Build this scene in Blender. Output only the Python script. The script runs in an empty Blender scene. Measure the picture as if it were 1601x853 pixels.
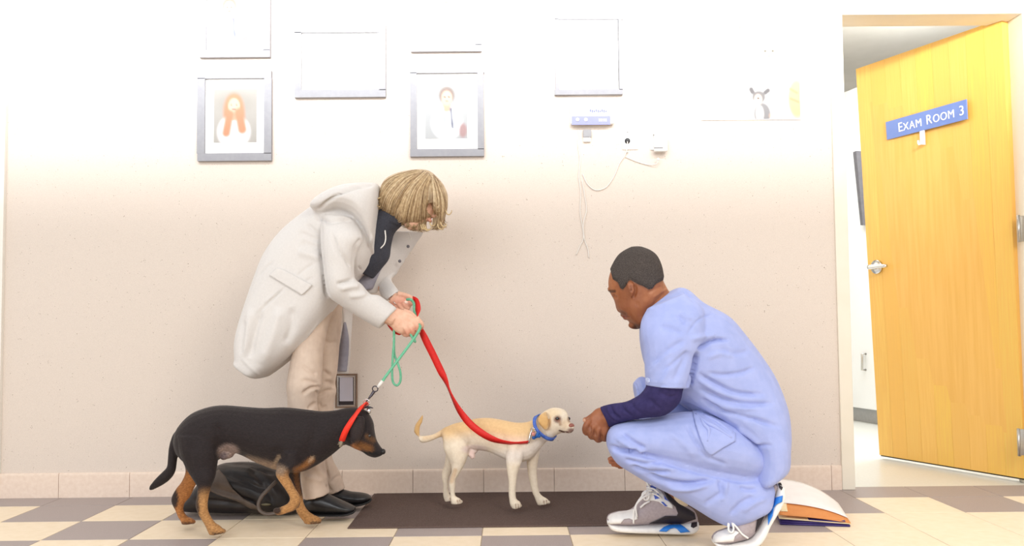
import bpy, bmesh, math, random
import numpy as np
from mathutils import Vector, Matrix
from mathutils.bvhtree import BVHTree

# ------------------------------------------------------------------ camera, world, lights, exposure
random.seed(7); np.random.seed(7)
SC = bpy.context.scene
COL = SC.collection
F_PX, PITCH, YAW, ROLL = 1446.3, 0.05283, 0.00528, -0.00921
CAM_LOC = np.array([0.0955, 0.0, 0.7375])
_cp, _sp, _cy, _sy = math.cos(PITCH), math.sin(PITCH), math.cos(YAW), math.sin(YAW)
FW = np.array([_sy*_cp, _cy*_cp, _sp]); _r = np.array([_cy, -_sy, 0.0]); _u = np.cross(_r, FW)
_cr, _sr = math.cos(ROLL), math.sin(ROLL)
RT, UP = _cr*_r+_sr*_u, _cr*_u-_sr*_r
cam = bpy.data.cameras.new('camera'); cam_o = bpy.data.objects.new('camera', cam); COL.objects.link(cam_o)
cam.sensor_width = 36; cam.lens = F_PX*36/1601; cam.clip_start = .05; cam.clip_end = 60
cam_o.matrix_world = Matrix(((RT[0], UP[0], -FW[0], CAM_LOC[0]), (RT[1], UP[1], -FW[1], CAM_LOC[1]), (RT[2], UP[2], -FW[2], CAM_LOC[2]), (0, 0, 0, 1)))
SC.camera = cam_o

world = bpy.data.worlds.new('world'); SC.world = world; world.use_nodes = True
world.node_tree.nodes['Background'].inputs[0].default_value = (1.0, .98, .96, 1)
world.node_tree.nodes['Background'].inputs[1].default_value = .88

def area(name, loc, target, sx, sy, power, color, spread=180):
    l = bpy.data.lights.new(name, 'AREA'); l.shape = 'RECTANGLE'; l.size = sx; l.size_y = sy
    l.energy = power; l.color = color; l.spread = math.radians(spread)
    o = bpy.data.objects.new(name, l); COL.objects.link(o); o.location = loc
    o.rotation_euler = (Vector(target)-Vector(loc)).to_track_quat('-Z', 'Y').to_euler()
    return o
area('window_light', (-2.0, -1.4, 2.3), (.3, 3.6, .7), 3.4, 2.2, 108, (.93, .97, 1.0))
area('ceiling_panel_light', (1.9, -.3, 2.72), (1.4, 3.9, .7), 1.6, 1.0, 68, (1.0, .93, .83))
area('added_top_wash_light', (.3, 2.9, 2.15), (.3, 4.045, 2.25), 8.0, .06, 84, (.985, .99, 1.0), 94)  # unseen strip lamp added to bleach the upper wall; no such fixture
area('exam_room_light', (2.3, 5.6, 2.5), (2.3, 5.6, 0), 1.4, 1.4, 62, (.97, .99, 1.0))
SC.view_settings.view_transform = 'Standard'; SC.view_settings.look = 'None'
SC.view_settings.exposure = 0.0; SC.view_settings.gamma = 1; SC.view_settings.use_curve_mapping = False

# ------------------------------------------------------------------ pixel helpers (1601 x 853 frame of the photograph)
def ray(x, y):
    return FW+RT*((x-800.5)/F_PX)+UP*((426.5-y)/F_PX)
def P(x, y, Y):
    d = ray(x, y); return CAM_LOC+d*(Y/d[1])
def PZ(x, y, z):
    d = ray(x, y); return CAM_LOC+d*((z-CAM_LOC[2])/d[2])
def PX(V):
    d = np.asarray(V)-CAM_LOC; w = d@FW
    return np.stack([800.5+F_PX*(d@RT)/w, 426.5-F_PX*(d@UP)/w], -1)

# ------------------------------------------------------------------ materials
def lin(c):
    return tuple(((v/255)/12.92 if v/255 <= .04045 else ((v/255+.055)/1.055)**2.4) for v in c)
def mat(name, rgb, rough=.6, metal=0, rgb2=None, nscale=40, bump=0, bscale=200, spec=.5, attr=None, sheen=0, coat=0, trans=0, specks=None, stretch=None, alpha=None):
    m = bpy.data.materials.new(name); m.use_nodes = True; nt = m.node_tree; N = nt.nodes; L = nt.links
    b = N['Principled BSDF']
    b.inputs['Roughness'].default_value = rough; b.inputs['Metallic'].default_value = metal
    b.inputs['Specular IOR Level'].default_value = spec
    if sheen: b.inputs['Sheen Weight'].default_value = sheen
    if coat: b.inputs['Coat Weight'].default_value = coat
    if trans: b.inputs['Transmission Weight'].default_value = trans
    c1 = lin(rgb)+(1,); b.inputs['Base Color'].default_value = c1
    tc = N.new('ShaderNodeTexCoord'); vec = tc.outputs['Object']
    if stretch:
        mp = N.new('ShaderNodeMapping'); mp.inputs['Scale'].default_value = stretch; L.new(vec, mp.inputs['Vector']); vec = mp.outputs['Vector']
    col = None
    if attr:
        a = N.new('ShaderNodeVertexColor'); a.layer_name = attr; col = a.outputs['Color']
    if rgb2:
        t = N.new('ShaderNodeTexNoise'); t.inputs['Scale'].default_value = nscale; t.inputs['Detail'].default_value = 5; L.new(vec, t.inputs['Vector'])
        r = N.new('ShaderNodeMapRange'); r.inputs[1].default_value = .35; r.inputs[2].default_value = .65; L.new(t.outputs['Fac'], r.inputs[0])
        mx = N.new('ShaderNodeMix'); mx.data_type = 'RGBA'; L.new(r.outputs[0], mx.inputs['Factor'])
        if col is None:
            mx.inputs['A'].default_value = c1; mx.inputs['B'].default_value = lin(rgb2)+(1,)
        else:
            mx.blend_type = 'MULTIPLY'; L.new(col, mx.inputs['A']); mx.inputs['B'].default_value = lin(rgb2)+(1,)
        col = mx.outputs['Result']
    if specks:
        srgb, sscale, thr = specks
        t = N.new('ShaderNodeTexVoronoi'); t.inputs['Scale'].default_value = sscale; L.new(vec, t.inputs['Vector'])
        n2 = N.new('ShaderNodeTexNoise'); n2.inputs['Scale'].default_value = sscale*.35; L.new(vec, n2.inputs['Vector'])
        ad = N.new('ShaderNodeMath'); ad.operation = 'MULTIPLY_ADD'; L.new(n2.outputs['Fac'], ad.inputs[0]); ad.inputs[1].default_value = .9; L.new(t.outputs['Distance'], ad.inputs[2])
        r = N.new('ShaderNodeMapRange'); r.inputs[1].default_value = thr; r.inputs[2].default_value = thr+.08; r.inputs[3].default_value = 1; r.inputs[4].default_value = 0; L.new(ad.outputs[0], r.inputs[0])
        mx = N.new('ShaderNodeMix'); mx.data_type = 'RGBA'; L.new(r.outputs[0], mx.inputs['Factor'])
        if col is None: mx.inputs['A'].default_value = c1
        else: L.new(col, mx.inputs['A'])
        mx.inputs['B'].default_value = lin(srgb)+(1,); col = mx.outputs['Result']
    if col is not None: L.new(col, b.inputs['Base Color'])
    if bump:
        t = N.new('ShaderNodeTexNoise'); t.inputs['Scale'].default_value = bscale; t.inputs['Detail'].default_value = 4; L.new(vec, t.inputs['Vector'])
        bp = N.new('ShaderNodeBump'); bp.inputs['Strength'].default_value = bump; bp.inputs['Distance'].default_value = .004
        L.new(t.outputs['Fac'], bp.inputs['Height']); L.new(bp.outputs['Normal'], b.inputs['Normal'])
    return m

# ------------------------------------------------------------------ object helpers
BASE = {}
def link(o, parent=None):
    COL.objects.link(o)
    if parent is not None: o.parent = parent
    return o
def tag(o, label=None, cat=None, group=None, kind=None):
    if label: o['label'] = label
    if cat: o['category'] = cat
    if group: o['group'] = group
    if kind: o['kind'] = kind
    return o
def thing(name, label, cat, base, group=None):
    o = bpy.data.objects.new(name, None); o.empty_display_size = .05; o.location = base; link(o)
    BASE[o.name] = np.array(base, float)
    return tag(o, label, cat, group)
def mesh_of(name, V, F, smooth=True):
    me = bpy.data.meshes.new(name); me.from_pydata([tuple(map(float, v)) for v in V], [], [tuple(map(int, f)) for f in F]); me.update()
    if smooth: me.polygons.foreach_set('use_smooth', [True]*len(me.polygons))
    return me
def fast_mesh(name, V, F4, smooth=True):
    me = bpy.data.meshes.new(name); n = len(F4); k = F4.shape[1]
    me.vertices.add(len(V)); me.vertices.foreach_set('co', np.asarray(V, np.float32).ravel())
    me.loops.add(n*k); me.loops.foreach_set('vertex_index', F4.astype(np.int32).ravel())
    me.polygons.add(n); me.polygons.foreach_set('loop_start', np.arange(n, dtype=np.int32)*k)
    me.polygons.foreach_set('use_smooth', np.ones(n, bool))
    me.update(); me.validate(); return me
def root_base(p):
    while p.parent is not None: p = p.parent
    return BASE.get(p.name, np.zeros(3))
def part(name, VF, m, parent=None, smooth=True, base=None):
    """world-space mesh VF -> ONE object; under a thing it is stored relative to the thing's base"""
    V, F = VF
    V = np.asarray(V, float)
    b = root_base(parent) if parent is not None else (np.array(base, float) if base is not None else np.zeros(3))
    V = V-b
    if isinstance(F, np.ndarray) and F.ndim == 2: me = fast_mesh(name, V, F, smooth)
    else: me = mesh_of(name, V, F, smooth)
    if m is not None: me.materials.append(m)
    o = bpy.data.objects.new(name, me); link(o, parent)
    if parent is None:
        o.location = b; BASE[o.name] = b
    return o
def struct(name, VF, m, parent=None, smooth=False):
    o = part(name, VF, m, parent, smooth)
    if parent is None: o['kind'] = 'structure'
    return o
def box(x0, x1, y0, y1, z0, z1, bev=0.0):
    bm = bmesh.new(); bmesh.ops.create_cube(bm, size=1)
    for v in bm.verts: v.co = ((x0+x1)/2+v.co.x*(x1-x0), (y0+y1)/2+v.co.y*(y1-y0), (z0+z1)/2+v.co.z*(z1-z0))
    if bev: bmesh.ops.bevel(bm, geom=bm.edges[:], offset=bev, segments=2, affect='EDGES', profile=.5)
    return from_bm(bm)
def from_bm(bm):
    bm.verts.ensure_lookup_table(); bm.verts.index_update()
    VF = ([v.co[:] for v in bm.verts], [[v.index for v in f.verts] for f in bm.faces]); bm.free(); return VF
def join(*vfs):
    V = []; F = []
    for v, f in vfs:
        n = len(V); V += [tuple(q) for q in v]; F += [[int(i)+n for i in q] for q in f]
    return V, F
def prism(pts, off):
    """closed slab: polygon pts (world) and the same polygon moved by off"""
    n = len(pts); V = [np.array(p, float) for p in pts]+[np.array(p, float)+np.array(off) for p in pts]
    F = [list(range(n))[::-1], list(range(n, 2*n))]+[[i, (i+1) % n, n+(i+1) % n, n+i] for i in range(n)]
    return V, F
def crom(A, sub):
    A = np.asarray(A, float); n = len(A)
    if n < 3 or sub < 2: return A if sub < 2 else np.concatenate([A[0]+(A[1]-A[0])*np.linspace(0, 1, sub+1)[:, None]])
    E = np.vstack([2*A[0]-A[1], A, 2*A[-1]-A[-2]]); out = []
    for i in range(1, n):
        p0, p1, p2, p3 = E[i-1], E[i], E[i+1], E[i+2]
        for t in np.linspace(0, 1, sub, endpoint=False):
            out.append(.5*((2*p1)+(-p0+p2)*t+(2*p0-5*p1+4*p2-p3)*t*t+(-p0+3*p1-3*p2+p3)*t**3))
    out.append(A[-1]); return np.array(out)
def rings(R, closed_ends=True):
    """R: list of rings (n,3) -> closed tube"""
    n = len(R[0]); V = [p for r in R for p in r]; F = []
    for i in range(len(R)-1):
        for j in range(n):
            a, b = i*n+j, i*n+(j+1) % n; F.append([a, b, b+n, a+n])
    if closed_ends:
        c0 = len(V); V.append(np.mean(R[0], 0)); c1 = len(V); V.append(np.mean(R[-1], 0)); k = (len(R)-1)*n
        for j in range(n):
            F.append([c0, (j+1) % n, j]); F.append([c1, k+j, k+(j+1) % n])
    return V, F
def loft(st, n=22, sub=4, e=1.0, ends=True, fit=True):
    """stations (ax,ay,bx,by,Y,half_depth[,dY]) : two outline points in the photo, depth of the middle, half depth, tilt in depth of A"""
    A = np.array([list(s)+[0]*(7-len(s)) for s in st], float); A = crom(A, sub); R = []
    th = np.linspace(0, 2*math.pi, n, endpoint=False)
    c, s = np.cos(th), np.sin(th); c = np.sign(c)*np.abs(c)**e; s = np.sign(s)*np.abs(s)**e
    for ax, ay, bx, by, Y, hd, dY in A:
        # the outline is that of the solid: a deep ring seen off-axis looks wider, so its half width gives way
        hx, hy_ = (ax-bx)/2, (ay-by)/2; hl = math.hypot(hx, hy_)+1e-9
        sp = abs((((ax+bx)/2-800.5)*hx+((ay+by)/2-502)*hy_)/hl*hd/Y)*(1+.6*(1-e))
        k = math.sqrt(max(.3, 1-(sp/hl)**2)) if fit else 1.0; mx, my = (ax+bx)/2, (ay+by)/2
        ax, bx, ay, by = mx+hx*k, mx-hx*k, my+hy_*k, my-hy_*k
        a = P(ax, ay, Y+dY); b = P(bx, by, Y-dY); m = (a+b)/2; h = (a-b)/2
        R.append(m+np.outer(c, h)+np.outer(s, [0, max(hd, .002), 0]))
    return rings(R, ends)
def tube(pts, rad, n=10, sub=4, flat=1.0, smooth_in=True):
    """3-D points (world) with radii -> round tube"""
    pts = np.asarray(pts, float); rad = np.asarray(rad, float) if np.ndim(rad) else np.full(len(pts), rad)
    A = crom(np.hstack([pts, rad[:, None]]), sub); Q = A[:, :3]; rr = A[:, 3]
    T = np.gradient(Q, axis=0); T /= np.linalg.norm(T, axis=1)[:, None]+1e-12
    u = np.cross(T[0], [0, 1, 0]);
    if np.linalg.norm(u) < .1: u = np.cross(T[0], [1, 0, 0])
    u /= np.linalg.norm(u); R = []; th = np.linspace(0, 2*math.pi, n, endpoint=False)
    for i in range(len(Q)):
        u = u-T[i]*(u@T[i]); u /= np.linalg.norm(u)+1e-12; v = np.cross(T[i], u)
        R.append(Q[i]+rr[i]*(np.outer(np.cos(th), u)+flat*np.outer(np.sin(th), v)))
    return rings(R)
def pts3(l):
    return [P(*q) for q in l]
def ribbon(pts, wid, thick, wdirs, sub=6):
    """flat strap: centre points, widths, width directions"""
    A = crom(np.hstack([np.asarray(pts, float), np.asarray(wid, float)[:, None], np.asarray(wdirs, float)]), sub); Q = A[:, :3]
    T = np.gradient(Q, axis=0); T /= np.linalg.norm(T, axis=1)[:, None]+1e-12; R = []
    for i in range(len(Q)):
        w = A[i, 4:7]; w = w-T[i]*(w@T[i]); w /= np.linalg.norm(w)+1e-12; nrm = np.cross(T[i], w); h = A[i, 3]/2
        R.append(np.array([Q[i]+w*h+nrm*thick/2, Q[i]+w*h-nrm*thick/2, Q[i]-w*h-nrm*thick/2, Q[i]-w*h+nrm*thick/2]))
    return rings(R)
def ellipsoid(c, r, rot=None, nu=20, nv=12):
    V = []; F = []
    for i in range(nv+1):
        a = math.pi*i/nv
        for j in range(nu):
            b = 2*math.pi*j/nu; V.append([math.sin(a)*math.cos(b), math.sin(a)*math.sin(b), math.cos(a)])
    for i in range(nv):
        for j in range(nu):
            F.append([i*nu+j, (i+1)*nu+j, (i+1)*nu+(j+1) % nu, i*nu+(j+1) % nu])
    V = np.array(V)*np.array(r)
    if rot is not None: V = V@np.array(rot).T
    return V+np.array(c), F
def voxel(vfs, size, smooth=2, lam=.5):
    """one continuous surface out of overlapping closed shapes"""
    V, F = join(*vfs); me = mesh_of('tmp', V, F)
    o = bpy.data.objects.new('tmp', me); COL.objects.link(o)
    bm = bmesh.new(); bm.from_mesh(me); bmesh.ops.remove_doubles(bm, verts=bm.verts, dist=1e-6); bmesh.ops.recalc_face_normals(bm, faces=bm.faces); bm.to_mesh(me); bm.free()
    md = o.modifiers.new('r', 'REMESH'); md.mode = 'VOXEL'; md.voxel_size = size; md.adaptivity = 0
    ev = o.evaluated_get(bpy.context.evaluated_depsgraph_get()); m2 = ev.to_mesh()
    nv = len(m2.vertices); co = np.empty(nv*3, np.float32); m2.vertices.foreach_get('co', co)
    fl = np.empty(len(m2.loops), np.int32); m2.loops.foreach_get('vertex_index', fl)
    tot = np.empty(len(m2.polygons), np.int32); m2.polygons.foreach_get('loop_total', tot)
    assert (tot == 4).all()
    Vn = co.reshape(-1, 3).astype(float); Fn = fl.reshape(-1, 4).copy()
    ev.to_mesh_clear(); bpy.data.objects.remove(o); bpy.data.meshes.remove(me)
    return relax(Vn, Fn, smooth, lam), Fn
def edges4(F):
    E = np.vstack([F[:, [0, 1]], F[:, [1, 2]], F[:, [2, 3]], F[:, [3, 0]]]); E = np.sort(E, 1); return np.unique(E, axis=0)
def relax(V, F, it, lam=.5, mask=None):
    if it <= 0: return V
    E = edges4(F); n = len(V); d = np.bincount(E.ravel(), minlength=n).astype(float); d[d == 0] = 1
    for k in range(it):
        for l in (lam, -lam*1.03):
            S = np.stack([np.bincount(E[:, 0], V[E[:, 1], c], n)+np.bincount(E[:, 1], V[E[:, 0], c], n) for c in range(3)], 1)/d[:, None]
            D = (S-V)*l
            if mask is not None: D = D*mask[:, None]
            V = V+D
    return V
def vnormals(V, F):
    n = np.cross(V[F[:, 2]]-V[F[:, 0]], V[F[:, 3]]-V[F[:, 1]]); N = np.zeros_like(V)
    for c in range(3):
        for k in range(4): N[:, c] += np.bincount(F[:, k], n[:, c], len(V))
    return N/(np.linalg.norm(N, axis=1)[:, None]+1e-12)
def seg_dist(p, line):
    """distance in px of points p (n,2) to a polyline, and the fraction along it"""
    best = np.full(len(p), 1e9); frac = np.zeros(len(p)); line = np.asarray(line, float); L = len(line)-1
    for i in range(L):
        a, b = line[i], line[i+1]; ab = b-a; t = np.clip(((p-a)@ab)/(ab@ab+1e-9), 0, 1)
        d = np.linalg.norm(p-(a+t[:, None]*ab), axis=1); m = d < best; best[m] = d[m]; frac[m] = (i+t[m])/L
    return best, frac
def sculpt(V, F, lines, gain=1.0):
    """folds and seams: each (polyline, half width px, depth m, [one-sided]) pushes the cloth in (or out) along its normals on the side that shows"""
    N = vnormals(V, F); p = PX(V); vd = V-CAM_LOC; vd /= np.linalg.norm(vd, axis=1)[:, None]
    facing = np.clip(-(N*vd).sum(1)*2.5, 0, 1)
    D = np.zeros(len(V))
    for ln in lines:
        pl, w, dep = ln[:3]; pl = crom(np.array(pl, float), 6) if len(pl) > 2 else np.array(pl, float)
        lo, hi = pl.min(0)-3*w, pl.max(0)+3*w
        s = np.where((p > lo).all(1) & (p < hi).all(1) & (facing > 0))[0]
        if len(s) == 0: continue
        d, fr = seg_dist(p[s], pl)
        prof = np.exp(-(d/w)**2)*np.clip(np.minimum(fr, 1-fr)*6, .15 if len(ln) > 3 else 0, 1)
        D[s] -= dep*prof*facing[s]*gain
    return V+N*D[:, None]
def bvh_of(V, F):
    return BVHTree.FromPolygons([tuple(v) for v in V], [tuple(int(i) for i in f) for f in F])
def hit(bvh, x, y, off=0.0):
    d = ray(x, y); d = d/np.linalg.norm(d); h = bvh.ray_cast(Vector(CAM_LOC), Vector(d))
    if h[0] is None: return None
    return np.array(h[0])-d*off
def inside_px(pt, poly):
    x, y = pt; c = False; n = len(poly)
    for i in range(n):
        x1, y1 = poly[i]; x2, y2 = poly[(i+1) % n]
        if (y1 > y) != (y2 > y) and x < (x2-x1)*(y-y1)/(y2-y1)+x1: c = not c
    return c
def drape(poly, bvh, thick, step=2.0, sub=1, fallback=None, lift=0.0015):
    """a patch of real thickness lying on a surface: outline in photo pixels, each vertex laid on the surface"""
    poly = np.array(poly, float)
    out = []
    for i in range(len(poly)):
        a, b = poly[i], poly[(i+1) % len(poly)]; k = max(1, int(np.linalg.norm(b-a)/step))
        out += [a+(b-a)*t for t in np.linspace(0, 1, k, endpoint=False)]
    out = np.array(out); lo, hi = poly.min(0), poly.max(0)
    inner = [(x, y) for x in np.arange(lo[0]+step/2, hi[0], step) for y in np.arange(lo[1]+step/2, hi[1], step) if inside_px((x, y), poly)]
    inner = [q for q in inner if np.min(np.linalg.norm(out-np.array(q), axis=1)) > step*.55]
    from mathutils.geometry import delaunay_2d_cdt
    pts = [Vector(q) for q in out]+[Vector(q) for q in inner]; n = len(out)
    vs, es, fs, _, _, _ = delaunay_2d_cdt(pts, [], [list(range(n))], 1, 1e-4)
    W = [hit(bvh, v.x, v.y, lift) for v in vs]
    good = [w for w in W if w is not None]
    yd = np.median([g[1] for g in good]) if good else fallback
    W = np.array([w if w is not None else P(v.x, v.y, yd) for w, v in zip(W, vs)])
    D = W-CAM_LOC; D /= np.linalg.norm(D, axis=1)[:, None]
    T = W-D*thick; m = len(W)
    V = np.vstack([T, W]); Fc = [list(f) for f in fs]; cnt = {}
    for f in Fc:
        for i in range(len(f)):
            e = (f[i], f[(i+1) % len(f)]); cnt[e] = 1
    side = [[a, b] for (a, b) in cnt if (b, a) not in cnt]
    Fs = Fc+[[i+m for i in f[::-1]] for f in Fc]+[[b, a, a+m, b+m] for a, b in side]
    return V, Fs
def paint(o, name, V, fn):
    """a colour attribute from world-space vertices"""
    me = o.data; a = me.color_attributes.new(name, 'FLOAT_COLOR', 'POINT'); c = np.ones((len(V), 4), np.float32); c[:, :3] = fn(V)
    a.data.foreach_set('color', c.ravel())
def text_mesh(body, size, extrude):
    cu = bpy.data.curves.new('text', 'FONT'); cu.body = body; cu.size = size; cu.extrude = extrude; cu.align_x = 'LEFT'; cu.resolution_u = 4
    o = bpy.data.objects.new('text', cu); COL.objects.link(o); bpy.context.view_layer.update()
    m2 = o.evaluated_get(bpy.context.evaluated_depsgraph_get()).to_mesh()
    V = [v.co[:] for v in m2.vertices]; F = [list(p.vertices) for p in m2.polygons]
    bpy.data.objects.remove(o); bpy.data.curves.remove(cu); return V, F
# ------------------------------------------------------------------ setting
S = .305; YW = 4.0446; ROW0 = YW-.2020*.924
M_wall = mat('wall_vinyl', (225, 213, 202), .75, rgb2=(217, 204, 193), nscale=320, bump=.25, bscale=450, specks=((140, 122, 106), 120, .42))
M_cream = mat('cream_tile', (245, 228, 202), .45, rgb2=(240, 222, 193), nscale=25, bump=.05, bscale=60, spec=.3)
M_grey = mat('grey_tile', (172, 160, 157), .45, rgb2=(158, 146, 144), nscale=260, bump=.05, bscale=60)
M_grout = mat('grout', (176, 160, 138), .9, rgb2=(160, 144, 124), nscale=50)
M_basetile = mat('base_tile', (238, 219, 203), .5, rgb2=(231, 210, 193), nscale=60, specks=((170, 140, 120), 40, .26))
M_white = mat('white_paint', (238, 234, 226), .5, rgb2=(234, 230, 221), nscale=6)
M_frame_paint = mat('cream_door_frame_paint', (236, 228, 212), .45, rgb2=(232, 224, 207), nscale=8)
M_white_lam = mat('white_laminate', (240, 242, 242), .4, rgb2=(237, 239, 239), nscale=4)
M_exam_floor = mat('exam_vinyl_floor', (226, 226, 220), .3, rgb2=(220, 221, 214), nscale=70)
M_cove = mat('grey_cove_base', (172, 172, 172), .6, rgb2=(164, 164, 164), nscale=40)
M_steel = mat('brushed_steel', (200, 196, 190), .3, 1.0, rgb2=(186, 182, 176), nscale=30, stretch=(1, 1, 30))
M_chrome = mat('satin_chrome', (225, 225, 225), .22, 1.0, rgb2=(215, 215, 215), nscale=20)
M_black = mat('black_frame_wood', (26, 25, 27), .5, rgb2=(34, 32, 33), nscale=50, spec=.3)
M_mat_w = mat('white_mat_board', (240, 239, 236), .8, rgb2=(236, 235, 231), nscale=40)

fl = struct('floor', box(-3.4, 4.2, -1.5, YW+.05, -.05, -.0016), M_grout)
def tile_mesh(name, w, d, m):
    V, F = box(-w/2, w/2, -d/2, d/2, -.010, 0, .0012); me = mesh_of(name, V, F, False); me.materials.append(m); return me
T_c, T_g = tile_mesh('cream_tile', S-.003, S-.003, M_cream), tile_mesh('grey_tile', S-.003, S-.003, M_grey)
dB = YW+.06-ROW0; T_b = tile_mesh('border_tile', S-.003, dB-.003, M_grey)
def grey_at(c, r):
    if r == 0: return c % 2 == 0
    if r == 1: return c % 2 == 1 and -6 < c < 5 and c != -3
    if r == 2: return c % 2 == 0 and c <= 1
    return (c+r) % 2 == 0 and c < 2
for c in range(-10, 12):
    for r in range(-1, 7):
        me = T_b if r < 0 else (T_g if grey_at(c, r) else T_c)
        o = bpy.data.objects.new('floor_tile', me); link(o, fl)
        o.location = ((c+.5)*S, ROW0+dB/2 if r < 0 else ROW0-(r+.5)*S, random.uniform(-.0003, .0002))

X_END = P(1314, 700, YW)[0]
struct('wall_back', box(-3.4, X_END, YW, YW+.14, 0, 2.8), M_wall)
bb = bpy.data.objects.new('baseboard_back', None); link(bb); bb['kind'] = 'structure'; BASE['baseboard_back'] = np.zeros(3)
x0 = -2.3257*.924-4*S; k = 0
def base_piece(a, b):
    bm = bmesh.new(); prof = [(0, 0), (0, .104), (-.004, .1055), (-.009, .102), (-.010, .096), (-.010, 0)]
    return prism([(a+.001, YW+p, q) for p, q in prof], (b-a-.002, 0, 0))
while x0 < X_END-.01:
    x1 = min(x0+S, X_END-.045 if x0 < X_END-.06 else X_END); part('base_tile', base_piece(x0, x1), M_basetile, bb, False); x0 = x1
struct('trim_1', box(P(4, 600, YW)[0]-.14, P(4, 600, YW)[0], YW-.02, YW+.01, 0, 2.8), M_white)
# door frame: left jamb, head, right jamb
XJ0, XJ1 = X_END, P(1336, 755, YW)[0]
struct('trim_2', join(box(XJ0, XJ1, YW-.012, YW+.16, 0, 2.14, .003)), M_frame_paint)
XH = P(1606, 700, YW+.06)[0]
struct('trim_3', box(XH+.012, XH+.07, YW-.012, YW+.16, 0, 2.14, .003), M_frame_paint)
struct('trim_4', box(XJ1+.001, XH+.011, YW-.012, YW+.16, 2.085, 2.14, .003), M_frame_paint)
struct('wall_over_door', box(XJ0, XH+.07, YW, YW+.14, 2.14, 2.8), M_wall)
struct('wall_right', box(XH+.07, 4.2, YW, YW+.14, 0, 2.8), M_wall)
# exam room beyond the door
struct('floor_exam_room', box(XJ0-.02, 5.2, YW+.058, 9.0, -.05, -.0005), M_exam_floor)
struct('wall_exam_back', box(XJ0-.6, 5.2, 8.9, 9.0, 0, 2.8), M_white)
struct('ceiling_exam_room', box(XJ0-.75, 5.2, YW+.14, 9.0, 2.8, 2.86), M_white)
struct('wall_exam_left', box(XJ0-.75, XJ0-.6, YW+.14, 9.0, 0, 2.8), M_white)
# tall white cabinet along the far side of the exam room
p0 = PZ(1350, 661, 0.0); dv = np.array([-.27, 1.0, 0]); dv /= np.linalg.norm(dv); nv = np.array([dv[1], -dv[0], 0])
def cab(s0, s1, n0, n1, z0, z1):
    c = [p0+dv*s0+nv*n0, p0+dv*s1+nv*n0, p0+dv*s1+nv*n1, p0+dv*s0+nv*n1]
    return prism([q+[0, 0, z0] for q in c], (0, 0, z1-z0))
cb = thing('tall_cabinet', 'tall white cupboard with steel pull standing beyond the open door', 'cabinet', p0+dv*.3+nv*.3)
part('body', cab(-1.4, 1.2, .02, .6, .10, 2.4), M_white_lam, cb, False)
part('plinth', cab(-1.38, 1.18, .05, .55, 0, .10), M_cove, cb, False)
dr = part('door', cab(-.40, .60, 0, .019, .105, 2.395), M_white_lam, cb, False)
part('door', cab(-1.4, -.405, 0, .019, .105, 2.395), M_white_lam, cb, False)
h = np.array(P(1346.5, 565, 6.2)); s_h = (h-p0)@dv
def cab_pt(x, y, n):
    d = ray(x, y); t = ((p0+nv*n-CAM_LOC)@nv)/(d@nv); return CAM_LOC+d*t
a, b = cab_pt(1348, 553, -.03), cab_pt(1348, 578, -.03)
part('handle', tube([a+nv*.031, a, b, b+nv*.031], .008, 8, 1), M_steel, dr)
mo = [cab_pt(*q, 0) for q in ((1341, 238), (1346, 236), (1357, 352), (1353, 352))]
tag(part('wall_monitor', prism(mo, -nv*.04), mat('dark_grey_plastic', (104, 103, 108), .4, rgb2=(96, 95, 100), nscale=30), None, False, base=np.mean(mo, 0)), 'thin dark grey screen edge on the white cupboard behind the door', 'screen')

# open door, hung on the right, swung into the exam room
DB = [P(1375, 710.5, 4.90), P(1602.5, 748, 4.134), P(1566, 29, 4.134), P(1338, 108, 4.90)]
M_wood = mat('honey_maple_veneer', (236, 186, 98), .38, rgb2=(229, 176, 84), nscale=3.0, stretch=(14, 14, .8), bump=.03, bscale=20, coat=.2)
door = bpy.data.objects.new('door_1', None); link(door); door.location = DB[1]; BASE['door_1'] = np.array(DB[1]); door['kind'] = 'structure'
DB = np.array(DB); dn = np.cross(DB[1]-DB[0], DB[3]-DB[0]); dn /= np.linalg.norm(dn)
if dn[1] > 0: dn = -dn
def dpt(x, y, off=0.0):
    d = ray(x, y); t = ((DB[0]+dn*off-CAM_LOC)@dn)/(d@dn); return CAM_LOC+d*t
# veneer leaves side by side on a core
part('core', prism([q-dn*.003 for q in DB], -dn*.041), M_wood, door, False)
for i in range(9):
    a0, a1 = i/9+.0006, (i+1)/9-.0006
    q = [DB[0]+(DB[1]-DB[0])*a0, DB[0]+(DB[1]-DB[0])*a1, DB[3]+(DB[2]-DB[3])*a1, DB[3]+(DB[2]-DB[3])*a0]
    mm = mat('maple_leaf', (237-i % 3*2, 193-(i*7) % 4*3, 98-(i*5) % 3*5), .38, rgb2=(232, 181-(i*3) % 3*3, 88), nscale=4.0+i*.3, stretch=(40, 40, .5), coat=.2)
    part('veneer_leaf', prism(q, -dn*.003), mm, door, False)
part('bottom_sweep', prism([DB[0]-dn*.01+[0, 0, -.008], DB[1]-dn*.01+[0, 0, -.008], DB[1]-dn*.01+[0, 0, .002], DB[0]-dn*.01+[0, 0, .002]], -dn*.022), mat('dark_rubber', (60, 55, 48), .7, rgb2=(50, 46, 40)), door, False)
# lever handle
hc = dpt(1372, 417); wd = (DB[1]-DB[0])/np.linalg.norm(DB[1]-DB[0])
hd = part('handle', join(tube([hc, hc+dn*.012], .036, 24, 1), tube([hc+dn*.01, hc+dn*.05], .012, 14, 1), tube([hc+dn*.05-wd*.012, hc+dn*.05+wd*.02, hc+dn*.05+wd*.06+[0, 0, .001], hc+dn*.046+wd*.105], [.012, .012, .010, .008], 12, 3)), M_chrome, door)
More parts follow.
